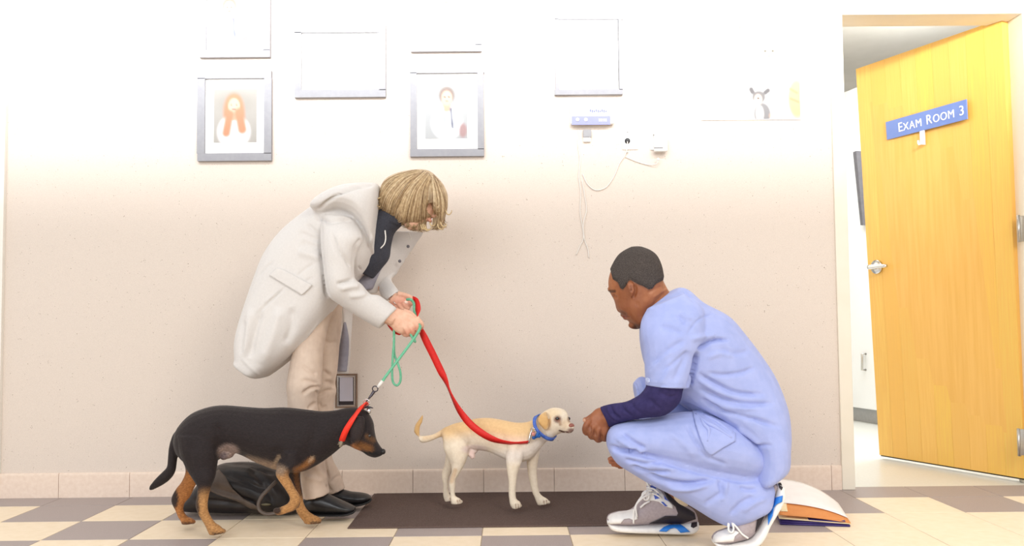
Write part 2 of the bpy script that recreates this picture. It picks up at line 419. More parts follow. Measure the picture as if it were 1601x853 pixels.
# sign
sg = thing('exam_sign', 'blue sign reading EXAM ROOM 3 on the yellow door', 'sign', dpt(1450, 201))
sq = [dpt(*q) for q in ((1388, 218.5), (1513.5, 186), (1512, 155), (1386, 191))]
M_blue = mat('sign_blue', (112, 136, 198), .45, rgb2=(108, 132, 195), nscale=20); M_letter = mat('white_lettering', (245, 245, 245), .5, rgb2=(240, 240, 240))
part('panel', prism(sq, dn*.006), M_blue, sg, False)
sx = sq[1]-sq[0]; sl = np.linalg.norm(sx); sx = sx/sl; sy = sq[3]-sq[0]; sh = np.linalg.norm(sy); sy = sy/sh
cur = sl*.16
for word, gap in (('EXAM', .05), ('ROOM', .05), ('3', 0)):
    for i, ch in enumerate(word):
        V, F = text_mesh(ch, sh*(.72 if i == 0 else .60), .001); V = np.array(V); V[:, 0] *= .92; w = V[:, 0].max()
        W = sq[0]+dn*.0075+np.outer(V[:, 0]+cur, sx)+np.outer(V[:, 1]+sh*.26, sy)+np.outer(V[:, 2], dn)
        part('letter', (W, F), M_letter, sg, False); cur += w+sl*.008
    cur += sl*gap
tabp = [dpt(*q) for q in ((1440, 226), (1447, 226), (1446, 203), (1439, 205))]
tag(part('coat_hook', join(prism(tabp, dn*.006), tube([(tabp[0]+tabp[1])/2+dn*.004+[0, 0, .012], (tabp[0]+tabp[1])/2+dn*.03, (tabp[0]+tabp[1])/2+dn*.034+[0, 0, .02]], .005, 8, 3)), M_letter, None, False, base=tabp[0]), 'small white hook on the door just below the blue sign', 'hook')
# hinge at the right edge, jamb side
for yy in (358, 60, 690):
    hp = P(1594, yy, 4.10); 
    part('hinge', join(box(hp[0]-.014, hp[0]+.022, hp[1]-.02, hp[1]-.016, hp[2]-.057, hp[2]+.057, .001), tube([hp+[-.014, -.02, -.06], hp+[-.014, -.02, .06]], .007, 10, 1)), M_steel, door)
# ------------------------------------------------------------------ dogs
def blend(p, a, b):  # smooth step of p from a to b
    t = np.clip((p-a)/(b-a), 0, 1); return t*t*(3-2*t)
def blob(p, cx, cy, rx, ry, soft=.35, ang=0):
    dx, dy = p[:, 0]-cx, p[:, 1]-cy; c, s = math.cos(ang), math.sin(ang)
    d = np.sqrt(((dx*c+dy*s)/rx)**2+((-dx*s+dy*c)/ry)**2); return 1-blend(d, 1-soft, 1+soft)
def along(p, line, w, soft=.5):
    d, _ = seg_dist(p, line); return 1-blend(d/w, 1-soft, 1+soft)
def mixc(c, k, rgb):
    return c*(1-k[:, None])+np.array(lin(rgb))*k[:, None]
def paw(ax, ay, bx, by, Y, toes, r=.008):
    """three or four toes at the front of a paw"""
    out = []
    for i in range(toes):
        t = (i+.5)/toes; out.append(ellipsoid(P(ax+(bx-ax)*t, ay+(by-ay)*t, Y+(t-.5)*.028), (r*1.5, r*.95, r*1.15), None, 12, 8))
    return out

Y0 = 3.33
YF, YN = Y0+.07, Y0-.06
torso = loft([(273, 684, 279, 712, Y0, .03), (279, 667, 294, 725, Y0, .058), (298, 647, 318, 728, Y0, .074), (325, 636, 343, 718, Y0, .076), (350, 633, 356, 706, Y0, .072), (380, 635, 378, 711, Y0, .074), (412, 637, 404, 724, Y0, .082), (445, 636, 438, 736, Y0, .086), (475, 639, 470, 738, Y0, .080), (500, 642, 497, 726, Y0, .066), (522, 641, 520, 710, Y0, .055), (542, 637, 540, 694, Y0, .050), (558, 636, 556, 690, Y0, .045)])
head = loft([(552, 636, 531, 692, Y0, .048), (572, 641, 546, 697, Y0, .05), (583, 657, 556, 702, Y0, .05), (585.5, 672, 566, 706, Y0, .042), (588.5, 686, 575, 712, Y0, .029), (594, 696, 584.5, 715, Y0, .023), (598.8, 702, 591, 714, Y0, .018), (601, 706, 597, 711.5, Y0, .010)])
nthigh = loft([(276, 680, 345, 680, Y0-.035, .045), (280, 705, 343, 705, Y0-.045, .046), (289, 728, 340, 728, Y0-.05, .040), (299, 745, 337, 745, YN-.005, .03), (308, 760, 331, 760, YN-.01, .022), (307.5, 775, 327, 774, YN-.015, .018), (305.5, 788, 325, 787, YN-.02, .018), (308.5, 800, 326, 799, YN-.022, .017), (314, 810, 331, 809, YN-.025, .016), (320, 820, 337, 817, YN-.027, .017), (324, 829, 346, 823, YN-.03, .02), (327, 835, 350, 833.5, YN-.03, .021)])
fthigh = loft([(285, 715, 320, 715, YF-.02, .04), (290, 735, 316, 735, YF-.01, .03), (284, 752, 309, 752, YF, .022), (275.5, 763, 303, 764, YF, .019), (268.5, 776, 297, 777, YF, .018), (268.5, 786, 289, 786, YF, .016), (274, 797, 287, 797, YF, .015), (278, 807, 293, 807, YF, .016), (282, 813, 302, 811, YF, .02), (284, 819, 304, 818, YF, .02)])
nfront = loft([(438, 705, 474, 705, Y0-.05, .040), (433, 728, 470, 726, Y0-.06, .034), (431, 741, 452, 740, YN-.01, .024), (437, 752, 456, 751, YN-.015, .018), (447, 766, 463, 765, YN-.018, .016), (453, 778, 469, 775, YN-.02, .016), (450, 786, 469, 789, YN-.02, .016), (443, 790, 461, 797, YN-.018, .014), (436, 793, 450, 801, YN-.016, .014), (429, 794, 441, 804, YN-.015, .015), (427, 798, 434, 805, YN-.015, .012)])
ffront = loft([(450, 715, 476, 715, Y0+.045, .036), (448, 738, 470, 738, YF-.01, .026), (452, 755, 470.5, 755, YF, .019), (457, 771, 473, 771, YF, .016), (460, 787, 475, 786, YF, .015), (463.5, 799, 481, 797, YF, .015), (469, 808, 490, 804, YF, .018), (474, 814, 500, 809, YF, .021), (476, 818, 503, 817, YF, .021)])
tail = loft([(281, 668, 292, 690, Y0, .022), (271, 678, 283, 692, Y0, .02), (264.5, 697, 279, 704, Y0, .018), (262.5, 715, 277, 719, Y0, .017), (261, 729, 274, 737, Y0, .017), (253, 738, 266, 749, Y0, .015), (244, 747, 254, 758, Y0, .012), (235, 758, 240, 765, Y0, .007), (232.5, 764, 234.5, 766.5, Y0, .003)], n=14)
ear = loft([(553, 652, 569, 650, Y0-.046, .010), (549, 664, 571, 660, Y0-.055, .009), (547, 678, 568, 676, Y0-.059, .008), (548, 689, 563, 688, Y0-.057, .007), (551, 696, 558, 695, Y0-.053, .005)], n=14)
ear2 = loft([(560, 647, 575, 646, Y0+.05, .009), (563, 662, 577, 660, Y0+.056, .008), (564, 680, 574, 678, Y0+.056, .006)], n=12)
bits = [ellipsoid(P(355, 708, Y0-.012), (.026, .020, .020)), ellipsoid(P(350, 713, Y0-.02), (.015, .014, .013))]
toes = paw(345, 829, 349, 829.5, YN-.03, 3)+paw(297, 815, 302, 815, YF, 3)+paw(494, 812.5, 499, 813, YF, 3)
dV, dF = voxel([torso, head, nthigh, fthigh, nfront, ffront, tail, ear, ear2]+bits+toes, .0042, 3)
# muscle and joint lines, mouth, toe gaps
dV = sculpt(dV, dF, [([(338, 660), (342, 685), (342, 706)], 7, .008), ([(425, 700), (440, 716), (446, 732)], 8, .006), ([(500, 655), (488, 690), (474, 718)], 9, .005), ([(534, 640), (526, 668), (530, 690)], 6, .004),
    ([(566, 706), (578, 707), (590, 708.5)], 1.6, .003, 1), ([(546, 655), (545, 675), (549, 696)], 2.2, .004), ([(571, 655), (570, 675), (562, 690)], 2.2, .004), ([(300, 690), (296, 720), (305, 748)], 8, .004),
    ([(337, 823), (337, 836)], 1.2, .004, 1), ([(343, 823), (344, 836)], 1.2, .004, 1), ([(486, 806), (487, 818)], 1.2, .004, 1), ([(494, 807), (496, 818)], 1.2, .004, 1), ([(294, 812), (295, 820)], 1.2, .004, 1)])
M_blackfur = mat('black_tan_fur', (30, 27, 30), .55, attr='fur', rgb2=(205, 200, 200), nscale=120, bump=.5, bscale=260, spec=.22, sheen=.1, stretch=(1, 1, 2.2))
bd = part('dog', (dV, dF), M_blackfur, None, base=PZ(400, 815, 0))
tag(bd, 'black and tan short haired dog in a red collar walking with its head low', 'dog')
def ragged(p, a):
    x, y = p[:, 0], p[:, 1]
    return p+np.stack([a*(np.sin(x*1.9+y*.7)+.6*np.sin(x*.8-y*2.3)), a*(np.sin(y*1.7-x*.9)+.6*np.sin(y*.9+x*2.1))], 1)
def fur_black(V):
    p = ragged(PX(V), .9); n = len(p); far = V[:, 1] > Y0+.015; near = V[:, 1] < Y0-.01
    c = np.tile(np.array(lin((38, 29, 30))), (n, 1)); TAN, RUST, PALE = (190, 140, 86), (170, 98, 48), (206, 176, 140)
    lo = blend(p[:, 1], 756, 782)*(p[:, 0] < 360); c = mixc(c, lo*along(p, [(328, 752), (322, 772), (319, 790), (322, 806), (338, 826)], 12), TAN)
    c = mixc(c, (p[:, 0] < 360)*blend(p[:, 1], 796, 815), TAN)
    c = mixc(c, far*(p[:, 0] < 316)*blend(p[:, 1], 728, 744)*(p[:, 0] > 262), (186, 122, 66))
    c = mixc(c, far*blob(p, 272, 779, 7, 16), (52, 38, 32))
    c = mixc(c, near*.9*along(p, [(306, 772), (308, 800)], 4), (60, 45, 36))
    c = mixc(c, near*along(p, [(436, 736), (448, 760), (461, 778), (452, 790), (440, 798)], 12)*blend(p[:, 1], 728, 742), TAN)
    c = mixc(c, near*blob(p, 433, 797, 7, 7), (62, 44, 34))
    c = mixc(c, far*blend(p[:, 1], 766, 786)*(p[:, 0] > 440)*(p[:, 0] < 520), TAN)
    c = mixc(c, far*along(p, [(463, 742), (467, 768)], 4)*.7, (120, 78, 40))
    for k in range(3): c = mixc(c, along(p, [((341, 493, 292)[k]-6, (834.5, 817, 818)[k]), ((341, 493, 292)[k]+9, (834.5, 817, 818)[k])], 2.6)*.8, (70, 50, 40))
    c = mixc(c, along(p, [(463, 735), (476, 728), (487, 719)], 4.2, 1)*.8, (176, 118, 62)); c = mixc(c, along(p, [(484, 721), (489, 715)], 2.4, 1)*.6, (205, 180, 150))
    c = mixc(c, along(p, [(388, 721), (415, 728), (440, 736)], 7.5, .8), (150, 126, 104)); c = mixc(c, along(p, [(426, 731), (436, 713)], 2.6, 1)*.45, (190, 162, 130))
    c = mixc(c, blob(p, 357, 706, 16, 12), (150, 130, 122)); c = mixc(c, blob(p, 349, 713, 7, 6), (112, 96, 96))
    c = mixc(c, along(p, [(553, 698), (560, 702)], 4, .8), (176, 112, 60)); c = mixc(c, along(p, [(562, 696), (577, 701)], 6, .9)*.8, (140, 92, 46)); c = mixc(c, along(p, [(574, 682), (584, 688)], 4)*.7, (110, 76, 44))
    c = mixc(c, along(p, [(566, 707), (590, 709)], 2), (16, 13, 14)); c = mixc(c, blob(p, 600, 705, 6, 6), (24, 20, 22))
    c = mixc(c, blob(p, 533, 694, 3, 5), (200, 190, 170)); c = mixc(c, blob(p, 560, 672, 9, 18)*near*.6, (58, 46, 44)); return c
paint(bd, 'fur', dV, fur_black)
M_eye = mat('dark_eye', (20, 14, 12), .08, rgb2=(28, 18, 14), nscale=10, spec=.8)
dbv = bvh_of(dV, dF)
part('eye', ellipsoid(hit(dbv, 577.5, 681, -.003), (.0065, .006, .0065)), M_eye, bd); part('nose', ellipsoid(P(599, 705.5, Y0), (.009, .013, .010)), mat('black_nose', (22, 19, 21), .3, rgb2=(30, 27, 28), nscale=200), bd)
# red collar with ring, bell and tag
M_red = mat('red_webbing', (226, 34, 28), .55, rgb2=(208, 26, 22), nscale=300, bump=.15, bscale=700)
def band(pn, yn, width, thick, inflate, mat_, name, parent, nn=28):
    """collar: an oval round the neck through two outline points (pixels)"""
    (ax, ay), (bx, by) = pn; a, b = P(ax, ay, Y0 if yn is None else yn[0]), P(bx, by, Y0 if yn is None else yn[0]); m = (a+b)/2; h = (a-b)/2; hd = inflate
    th = np.linspace(0, 2*math.pi, nn, endpoint=False); ax_n = np.cross(h, [0, 1, 0]); ax_n /= np.linalg.norm(ax_n); R = []
    for t in th:
        q = m+h*math.cos(t)+np.array([0, 1, 0])*hd*math.sin(t); o = (h*math.cos(t)/np.linalg.norm(h)+np.array([0, 1, 0])*math.sin(t)); o /= np.linalg.norm(o)
        R.append([q+ax_n*width/2, q+ax_n*width/2+o*thick, q-ax_n*width/2+o*thick, q-ax_n*width/2])
    V = [p for r in R for p in r]; F = []
    for i in range(nn):
        for j in range(4):
            k = (i+1) % nn; F.append([i*4+j, i*4+(j+1) % 4, k*4+(j+1) % 4, k*4+j])
    return part(name, (V, F), mat_, parent)
col1 = part('collar', ribbon(pts3([(572, 632, Y0+.01), (569, 631, Y0-.02), (563, 638, Y0-.044), (552, 654, Y0-.063), (541, 672, Y0-.062), (535, 687, Y0-.04), (534, 693, Y0), (538, 690, Y0+.045), (553, 655, Y0+.062), (566, 638, Y0+.04), (572, 632, Y0+.008)]), [.021]*2+[.022, .018, .020, .021, .02, .02, .02, .02, .021], .004, [RT*.75+UP*.55]*4+[RT*.9+UP*.2]*2+[RT*.9+UP*.2]*2+[RT*.8+UP*.4]*3, 5), M_red, bd)
def ring3(c, r, rr, axis, nn=20):
    ax_ = np.array(axis, float); ax_ /= np.linalg.norm(ax_); u = np.cross(ax_, [0, .3, 1]); u /= np.linalg.norm(u); v = np.cross(ax_, u)
    pts = [np.array(c)+r*(math.cos(t)*u+math.sin(t)*v) for t in np.linspace(0, 2*math.pi, nn+1)]
    return tube(pts, rr, 8, 1)
part('ring', ring3(P(573, 629, Y0-.01), .012, .0016, (.2, 1, .1)), M_chrome, col1)
part('bell', join(ellipsoid(P(576.5, 642, Y0-.012), (.0095, .0095, .0105)), tube(pts3([(575.5, 640, Y0-.012), (573, 633, Y0-.01)]), .0016, 6, 1)), M_chrome, col1)
part('tag', tube(pts3([(570, 637, Y0-.012), (576, 636, Y0-.014), (583.5, 637.5, Y0-.016)]), [.0022, .0038, .0015], 8, 3), mat('dark_tag', (40, 40, 52), .5, rgb2=(50, 50, 60)), col1)

# tan dog ------------------------------------------------------------
T0 = 3.66
yr, yf = T0+.03, T0-.02   # hips, shoulders
torso = loft([(690, 673, 693, 686, yr, .022), (696, 668, 697, 702, yr, .045), (710, 662, 712, 708, yr, .052), (728, 658, 730, 703, yr-.005, .052), (745, 654, 745, 703, yr-.015, .05), (765, 653, 765, 706, T0, .053), (785, 656, 784, 715, yf+.01, .058), (805, 660, 806, 722.5, yf, .062), (820, 660, 828, 718, yf, .056), (831, 657, 840, 706, yf, .046), (838, 652, 853, 691, yf, .040), (846, 647, 863, 684, yf-.005, .038)])
hy = yf-.01
head = loft([(843, 650, 858, 689, hy, .036), (852, 642, 866, 682.5, hy, .043), (865, 637, 871, 679, hy-.005, .048), (878, 638.5, 876, 676.5, hy-.012, .044), (885.5, 643.5, 881, 676.3, hy-.02, .035), (888.5, 652, 885, 676.5, hy-.03, .026), (891, 659, 888, 676.5, hy-.04, .021), (895, 662, 892.5, 676, hy-.048, .017), (897.5, 666, 896, 673, hy-.053, .011)])
nr = loft([(693.5, 682, 737, 682, yr-.025, .032), (693.5, 700, 734, 700, yr-.032, .032), (700, 715, 730, 716, yr-.034, .027), (705.5, 727, 725, 728, yr-.034, .02), (706, 738, 718.5, 739, yr-.034, .015), (703.5, 748, 713, 749, yr-.034, .0125), (702, 756, 712, 757, yr-.034, .012), (703.5, 766, 711, 766, yr-.034, .0105), (704, 776, 712, 775, yr-.034, .011), (704.5, 783, 720, 780, yr-.036, .015), (706, 787.5, 722, 786.5, yr-.036, .016)])
fr = loft([(697, 705, 716, 705, yr+.03, .026), (696, 723, 711, 723, yr+.035, .018), (692, 736, 706, 737, yr+.038, .013), (691, 746, 701.5, 747, yr+.038, .0115), (693, 757, 701, 757, yr+.038, .0105), (693, 767, 701, 767, yr+.038, .0105), (693.5, 776, 704, 775, yr+.038, .013), (696, 783.5, 708, 782, yr+.038, .014)])
nf = loft([(790, 690, 822, 690, yf-.035, .032), (791, 708, 819, 708, yf-.042, .029), (791.5, 722, 815.5, 722, yf-.045, .024), (793, 736, 810, 736, yf-.048, .018), (795.5, 753, 807, 753, yf-.05, .0135), (795.5, 771, 806, 771, yf-.052, .0125), (796.5, 781, 807.5, 780, yf-.053, .0135), (798, 789, 813.5, 785, yf-.055, .017), (801.5, 794.5, 814.5, 792.5, yf-.055, .017)])
ff = loft([(822, 700, 845, 698, yf+.025, .03), (823, 716, 842, 714, yf+.03, .024), (825, 735, 839, 734, yf+.035, .016), (828, 752, 840, 751, yf+.037, .0125), (832, 768, 842, 766, yf+.037, .0115), (836, 777, 846.5, 774, yf+.037, .0125), (838.5, 784, 856, 780, yf+.037, .016), (841, 789, 859.5, 786, yf+.037, .016)])
tail = loft([(697, 667, 695, 682, yr, .014), (688, 673, 687, 683, yr, .012), (677.5, 678.5, 676.5, 687.5, yr, .011), (664.5, 681, 666, 691, yr, .011), (654, 680, 657, 690, yr, .011), (647.5, 674, 655.5, 677, yr, .010), (649.5, 664, 656.5, 666, yr, .009), (655, 656, 660, 659, yr, .006), (660.5, 648, 661.5, 649, yr, .002)], n=14)
ear = loft([(844, 648, 854, 643, hy-.036, .009), (840.5, 656, 856.5, 651, hy-.05, .0075), (843.5, 663, 858.5, 660, hy-.056, .007), (848, 668, 858.3, 667, hy-.056, .006), (851.5, 671.5, 856, 671.5, hy-.053, .004)], n=14)
ear2 = loft([(866, 640, 876, 640, hy+.045, .007), (872, 648, 880, 648, hy+.052, .006)], n=12)
bits = [ellipsoid(P(737, 705, yr-.02), (.024, .013, .011), None), tube(pts3([(733, 706, yr-.02), (738, 711, yr-.022), (740, 716, yr-.022)]), [.013, .012, .008], 12, 3)]
toes = paw(715, 783, 721, 784, yr-.036, 3, .006)+paw(702, 780, 706, 780.5, yr+.038, 3, .006)+paw(807, 789.5, 813, 790, yf-.055, 3, .0065)+paw(851, 784, 858, 785, yf+.037, 3, .006)
tV, tF = voxel([torso, head, nr, fr, nf, ff, tail, ear, ear2]+bits+toes, .0034, 3)
tV = tV+vnormals(tV, tF)*.0008
tV = sculpt(tV, tF, [([(730, 668), (736, 684), (733, 702)], 5, .006), ([(782, 668), (788, 692), (791, 715)], 6, .004), ([(818, 690), (808, 712), (812, 726)], 5, .004), ([(843, 651), (841, 660), (850, 671)], 1.6, .003), ([(855, 645), (858.5, 655), (858.5, 669)], 1.6, .0035),
    ([(874, 672.5), (880, 674.5), (888, 675)], 1.0, .0022, 1), ([(868, 653), (872, 655.5), (876, 654)], 2.4, .0028), ([(698, 690), (702, 712), (708, 730)], 5, .003), ([(881, 660), (876, 668)], 3, .0018),
    ([(714, 779), (715, 788)], .9, .003, 1), ([(718, 779), (719, 788)], .9, .003, 1), ([(806, 787), (807, 795)], .9, .003, 1), ([(810, 786), (811, 795)], .9, .003, 1), ([(850, 781), (851, 789)], .9, .003, 1), ([(855, 781), (856, 789)], .9, .003, 1)])
M_tanfur = mat('cream_fur', (236, 214, 178), .7, attr='fur', rgb2=(247, 245, 243), nscale=90, bump=.35, bscale=260, spec=.2, sheen=.1)
td = part('dog', (tV, tF), M_tanfur, None, base=PZ(775, 790, 0))
tag(td, 'small cream dog with floppy tan ears standing on the dark rubber mat', 'dog')
def fur_tan(V):
    p = ragged(PX(V), .35); n = len(p); c = np.tile(np.array(lin((244, 230, 208))), (n, 1))
    c = mixc(c, along(p, [(700, 668), (740, 660), (768, 664), (800, 668), (824, 668)], 17, .7)*(V[:, 2] > .2), (232, 196, 146))
    c = mixc(c, along(p, [(664, 684), (690, 680)], 4, .8)*.5, (226, 190, 140)); c = mixc(c, along(p, [(652, 676), (654, 664), (661, 650)], 6, .6), (216, 176, 120))
    c = mixc(c, blob(p, 850, 658, 11, 15)*(V[:, 1] < hy-.038), (222, 178, 118)); c = mixc(c, blob(p, 853, 646, 3.5, 4)*.5*(V[:, 1] < hy-.03), (170, 112, 60))
    c = mixc(c, blob(p, 862, 645, 14, 7, .6)*.5, (236, 208, 160))
    c = mixc(c, along(p, [(776, 714), (812, 712), (840, 698), (860, 686)], 10, .8)*.7, (240, 232, 226)); c = mixc(c, blob(p, 742, 702, 20, 7)*.7, (222, 200, 196)); c = mixc(c, blob(p, 738, 712, 5, 8), (238, 212, 204))
    c = mixc(c, blob(p, 871.7, 655, 6, 5.5, .6)*(V[:, 1] < hy-.02), (120, 82, 70)); c = mixc(c, along(p, [(874, 658), (876, 663)], 2.2, .6)*.6, (160, 116, 90)); c = mixc(c, blob(p, 891, 655, 4, 6, .5)*.8, (140, 100, 80))
    c = mixc(c, along(p, [(874, 672.6), (880, 674.6), (888, 675.2)], 1.1), (96, 62, 56)); c = mixc(c, blob(p, 893, 673, 6, 4.5, .6)*.85, (118, 76, 72)); c = mixc(c, blob(p, 884, 662, 7, 7, .7)*.35, (236, 196, 140))
    c = mixc(c, along(p, [(712, 735), (706, 752)], 3.5, .7)*.5, (196, 150, 96))
    for x, y in ((715.5, 784), (719, 784), (704, 781), (806.5, 791), (810.5, 790.5), (850.5, 785), (855, 785)): c = mixc(c, along(p, [(x-.3, y-3), (x+.6, y+4)], .8, .6)*.75, (150, 112, 86))  # shade in the gaps between toes painted into the fur colour
    return c
paint(td, 'fur', tV, fur_tan)
tbv = bvh_of(tV, tF)
part('eye', ellipsoid(hit(tbv, 871.8, 654, -.0042), (.0092, .0066, .0080)), M_eye, td); part('eye', ellipsoid(hit(tbv, 888.6, 654, -.003) if hit(tbv, 889.8, 654) is not None else P(889.5, 654, hy-.01), (.0055, .006, .0065)), M_eye, td)
part('nose', voxel([ellipsoid(P(893.2, 665.0, hy-.052), (.0120, .0140, .0095)), ellipsoid(P(894.0, 668.2, hy-.052), (.0085, .0105, .0085)), ellipsoid(P(890.5, 664.4, hy-.046), (.010, .010, .007))], .0016, 4), mat('pink_nose', (178, 112, 94), .45, rgb2=(140, 82, 72), nscale=70), td)
M_redc = mat('orange_red_webbing', (246, 54, 30), .55, rgb2=(236, 44, 24), nscale=300, bump=.15, bscale=700)
col1.data.materials[0] = M_redc
M_bluec = mat('blue_webbing', (62, 98, 190), .6, rgb2=(86, 122, 208), nscale=90, bump=.3, bscale=500)
cb_ = part('collar', ribbon(pts3([(842, 648.5, hy+.005), (838.5, 650, hy-.022), (835.5, 657, hy-.045), (837, 667, hy-.056), (843, 676, hy-.058), (853, 683.5, hy-.047), (862, 686.5, hy-.028), (867.5, 684, hy+.005), (866, 676, hy+.035), (853, 655, hy+.045), (844, 648.5, hy+.02), (842, 648.5, hy+.004)]), [.013]*12, .0035, [RT*.8+UP*.5, RT*.9+UP*.35, RT, RT*.95-UP*.1, RT*.8+UP*.35, RT*.45+UP*.8, RT*.3+UP*.9, RT*.6+UP*.6, RT, RT, RT*.8+UP*.4, RT*.8+UP*.5], 5), M_bluec, td)
part('bone_tag', join(ellipsoid(P(834.5, 683.5, hy-.066), (.0075, .004, .0075)), ellipsoid(P(835.5, 679.5, hy-.066), (.0065, .004, .0065)), tube(pts3([(836, 682, hy-.066), (843, 679, hy-.066)]), .0085, 10, 1, .5), ellipsoid(P(842.5, 681, hy-.066), (.0075, .004, .0075)), ellipsoid(P(841, 677, hy-.066), (.0065, .004, .0065))), mat('blue_tag', (24, 92, 170), .35, rgb2=(20, 84, 160)), cb_)
part('round_tag', tube([P(834, 678, hy-.07), P(834, 678, hy-.073)], .0085, 16, 1), mat('copper_tag', (196, 120, 110), .35, .4, rgb2=(226, 170, 160), nscale=120), cb_)
part('ring', ring3(P(833, 672, hy-.064), .009, .0014, (.3, 1, .2)), M_chrome, cb_)
# ------------------------------------------------------------------ people
def finger(pts, r0, r1):
    """one finger, knuckle to tip: pixel+depth points, radius tapering"""
    k = len(pts); return tube(pts3(pts), np.linspace(r0, r1, k), 10, 3)
def ends_at(st): return st
M_skin_w = mat('fair_skin', (226, 178, 152), .5, attr='tone', rgb2=(246, 238, 234), nscale=60, bump=.12, bscale=220, spec=.4)
WY = 3.62
woman = thing('person', 'person in a pale grey coat bending forward and holding two leashes', 'person', PZ(505, 798, 0))
# --- body: head, neck, torso, arms, hands, legs as one surface
HY = 3.60
skull = loft([(627, 286, 622, 300, HY, .03), (634, 274, 612, 322, HY, .062), (652, 268, 617, 336, HY, .074), (672, 271, 624, 344, HY, .076), (688, 283, 630, 350, HY, .070), (693, 300, 634, 355, HY, .060), (690, 315, 637, 358, HY, .052), (686, 324, 640, 359, HY, .045), (676, 338, 644, 359, HY, .032), (662, 352, 648, 359, HY, .018)], n=24)
facebits = [tube(pts3([(687, 316, HY), (686, 328, HY), (681, 337, HY)]), [.010, .013, .010], 10, 3), ellipsoid(P(678, 338, HY), (.010, .016, .008)),
            tube(pts3([(672, 343, HY-.02), (673, 346, HY), (672, 343, HY+.02)]), .0065, 8, 3), ellipsoid(P(654, 354, HY), (.022, .028, .014)),
            ellipsoid(P(640, 322, HY-.076), (.012, .008, .028)), ellipsoid(P(640, 322, HY+.076), (.012, .008, .028))]
neck = loft([(606, 302, 632, 342, HY, .048), (594, 314, 615, 350, WY, .045), (580, 332, 598, 370, WY, .05)])
torso = loft([(585, 316, 600, 348, WY, .06), (550, 322, 574, 385, WY, .12), (518, 350, 548, 410, WY, .115), (492, 378, 528, 435, WY, .11), (466, 408, 512, 462, WY, .115), (456, 440, 508, 490, WY, .12), (468, 480, 508, 510, WY, .10)])
def limb(pts): return tube(pts3([q[:3] for q in pts]), [q[3] for q in pts], 12, 4)
AY = WY-.20
arm_n = limb([(532, 362, AY+.05, .04), (529, 400, AY, .04), (532, 450, AY+.0, .036), (570, 472, AY+.03, .036), (604, 494, AY+.06, .028), (614, 499, AY+.07, .025)])
arm_f = limb([(572, 360, WY+.17, .04), (588, 400, WY+.19, .036), (594, 440, WY+.16, .026), (606, 456, WY+.06, .020), (615, 465, WY+.02, .018)])
leg_n = limb([(492, 480, WY-.01, .04), (482, 560, WY-.06, .042), (475, 630, WY-.10, .042), (486, 700, WY-.10, .038), (494, 760, WY-.10, .033), (497, 788, WY-.10, .030), (525, 793, WY-.105, .018)])
leg_f = limb([(505, 480, WY+.08, .05), (508, 560, WY+.10, .036), (506, 630, WY+.10, .030), (508, 700, WY+.10, .018), (517, 735, WY+.10, .020), (524, 758, WY+.10, .026), (526, 774, WY+.10, .028), (552, 778, WY+.10, .018)])
# near hand: back of the hand to the camera, fist round the leads
hn = AY+.075
hand_n = [loft([(619, 481, 604, 506, hn, .024), (627, 483, 611, 511, hn, .022), (637, 487, 618, 518, hn, .022), (646, 492, 626, 522, hn, .021), (653, 499, 634, 522, hn, .019), (656, 505, 641, 520, hn, .015)], n=18),
  finger([(651, 496, hn), (657, 503, hn+.004), (660, 509, hn+.012), (657, 513, hn+.022), (650, 513, hn+.026)], .0098, .0075),
  finger([(646, 503, hn-.012), (653, 511, hn-.012), (654, 518, hn-.004), (649, 520, hn+.012), (642, 517, hn+.02)], .0098, .0078),
  finger([(639, 508, hn-.016), (645, 517, hn-.016), (645, 522, hn-.006), (640, 523, hn+.01), (634, 519, hn+.018)], .0096, .0076),
  finger([(632, 510, hn-.016), (637, 519, hn-.015), (637, 523.5, hn-.005), (632, 523, hn+.008), (628, 519, hn+.014)], .0088, .0068),
  finger([(630, 486, hn+.012), (642, 490, hn+.024), (652, 500, hn+.026), (659.5, 510, hn+.012)], .0115, .0078)]
hf = WY+.0
hand_f = [loft([(606, 476, 617, 458, hf+.01, .020), (613, 480, 624, 458.5, hf+.005, .020), (621, 482, 632, 461, hf, .018), (630, 482, 638, 464, hf, .014)], n=18),
  finger([(622, 459, hf-.004), (634, 461.5, hf-.010), (643, 465, hf-.010), (649, 468, hf-.006)], .0108, .0075),
  finger([(632, 466, hf), (641, 470, hf-.008), (643, 475, hf-.018), (637, 475, hf-.028)], .0088, .0072),
  finger([(630, 471, hf-.004), (639, 478, hf-.014), (637, 482, hf-.026), (629, 472, hf-.032)], .0088, .0072),
  finger([(626, 475, hf-.006), (633, 483, hf-.016), (630, 484.5, hf-.026), (622, 474, hf-.030)], .0086, .0068),
  finger([(620, 478, hf-.004), (626, 485, hf-.014), (622, 485, hf-.022), (617, 477, hf-.024)], .0078, .0062)]
bV, bF = voxel([skull, neck, torso, arm_n, arm_f, leg_n, leg_f]+facebits+hand_n+hand_f, .0036, 2)
bV = sculpt(bV, bF, [([(629, 494), (640, 503), (648, 508)], 2.2, .0014), ([(642, 506), (640, 513)], 1.4, .0008), ([(649, 504), (648, 510)], 1.4, .0008), ([(624, 500), (634, 508)], 2.2, .0012)])
wb = part('body', (bV, bF), M_skin_w, woman)
def tone_w(V):
    p = PX(V); c = np.tile(np.array(lin((232, 188, 162))), (len(p), 1))
    c = mixc(c, along(p, [(636, 521), (648, 517), (656, 512)], 6, .7)*.6, (214, 136, 112)); c = mixc(c, along(p, [(618, 474), (630, 470), (640, 474)], 9, .8)*.45, (214, 130, 112))
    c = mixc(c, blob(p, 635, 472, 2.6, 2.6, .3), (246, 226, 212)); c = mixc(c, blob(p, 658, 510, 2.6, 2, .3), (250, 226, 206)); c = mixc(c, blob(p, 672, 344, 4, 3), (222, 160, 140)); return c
paint(wb, 'tone', bV, tone_w)
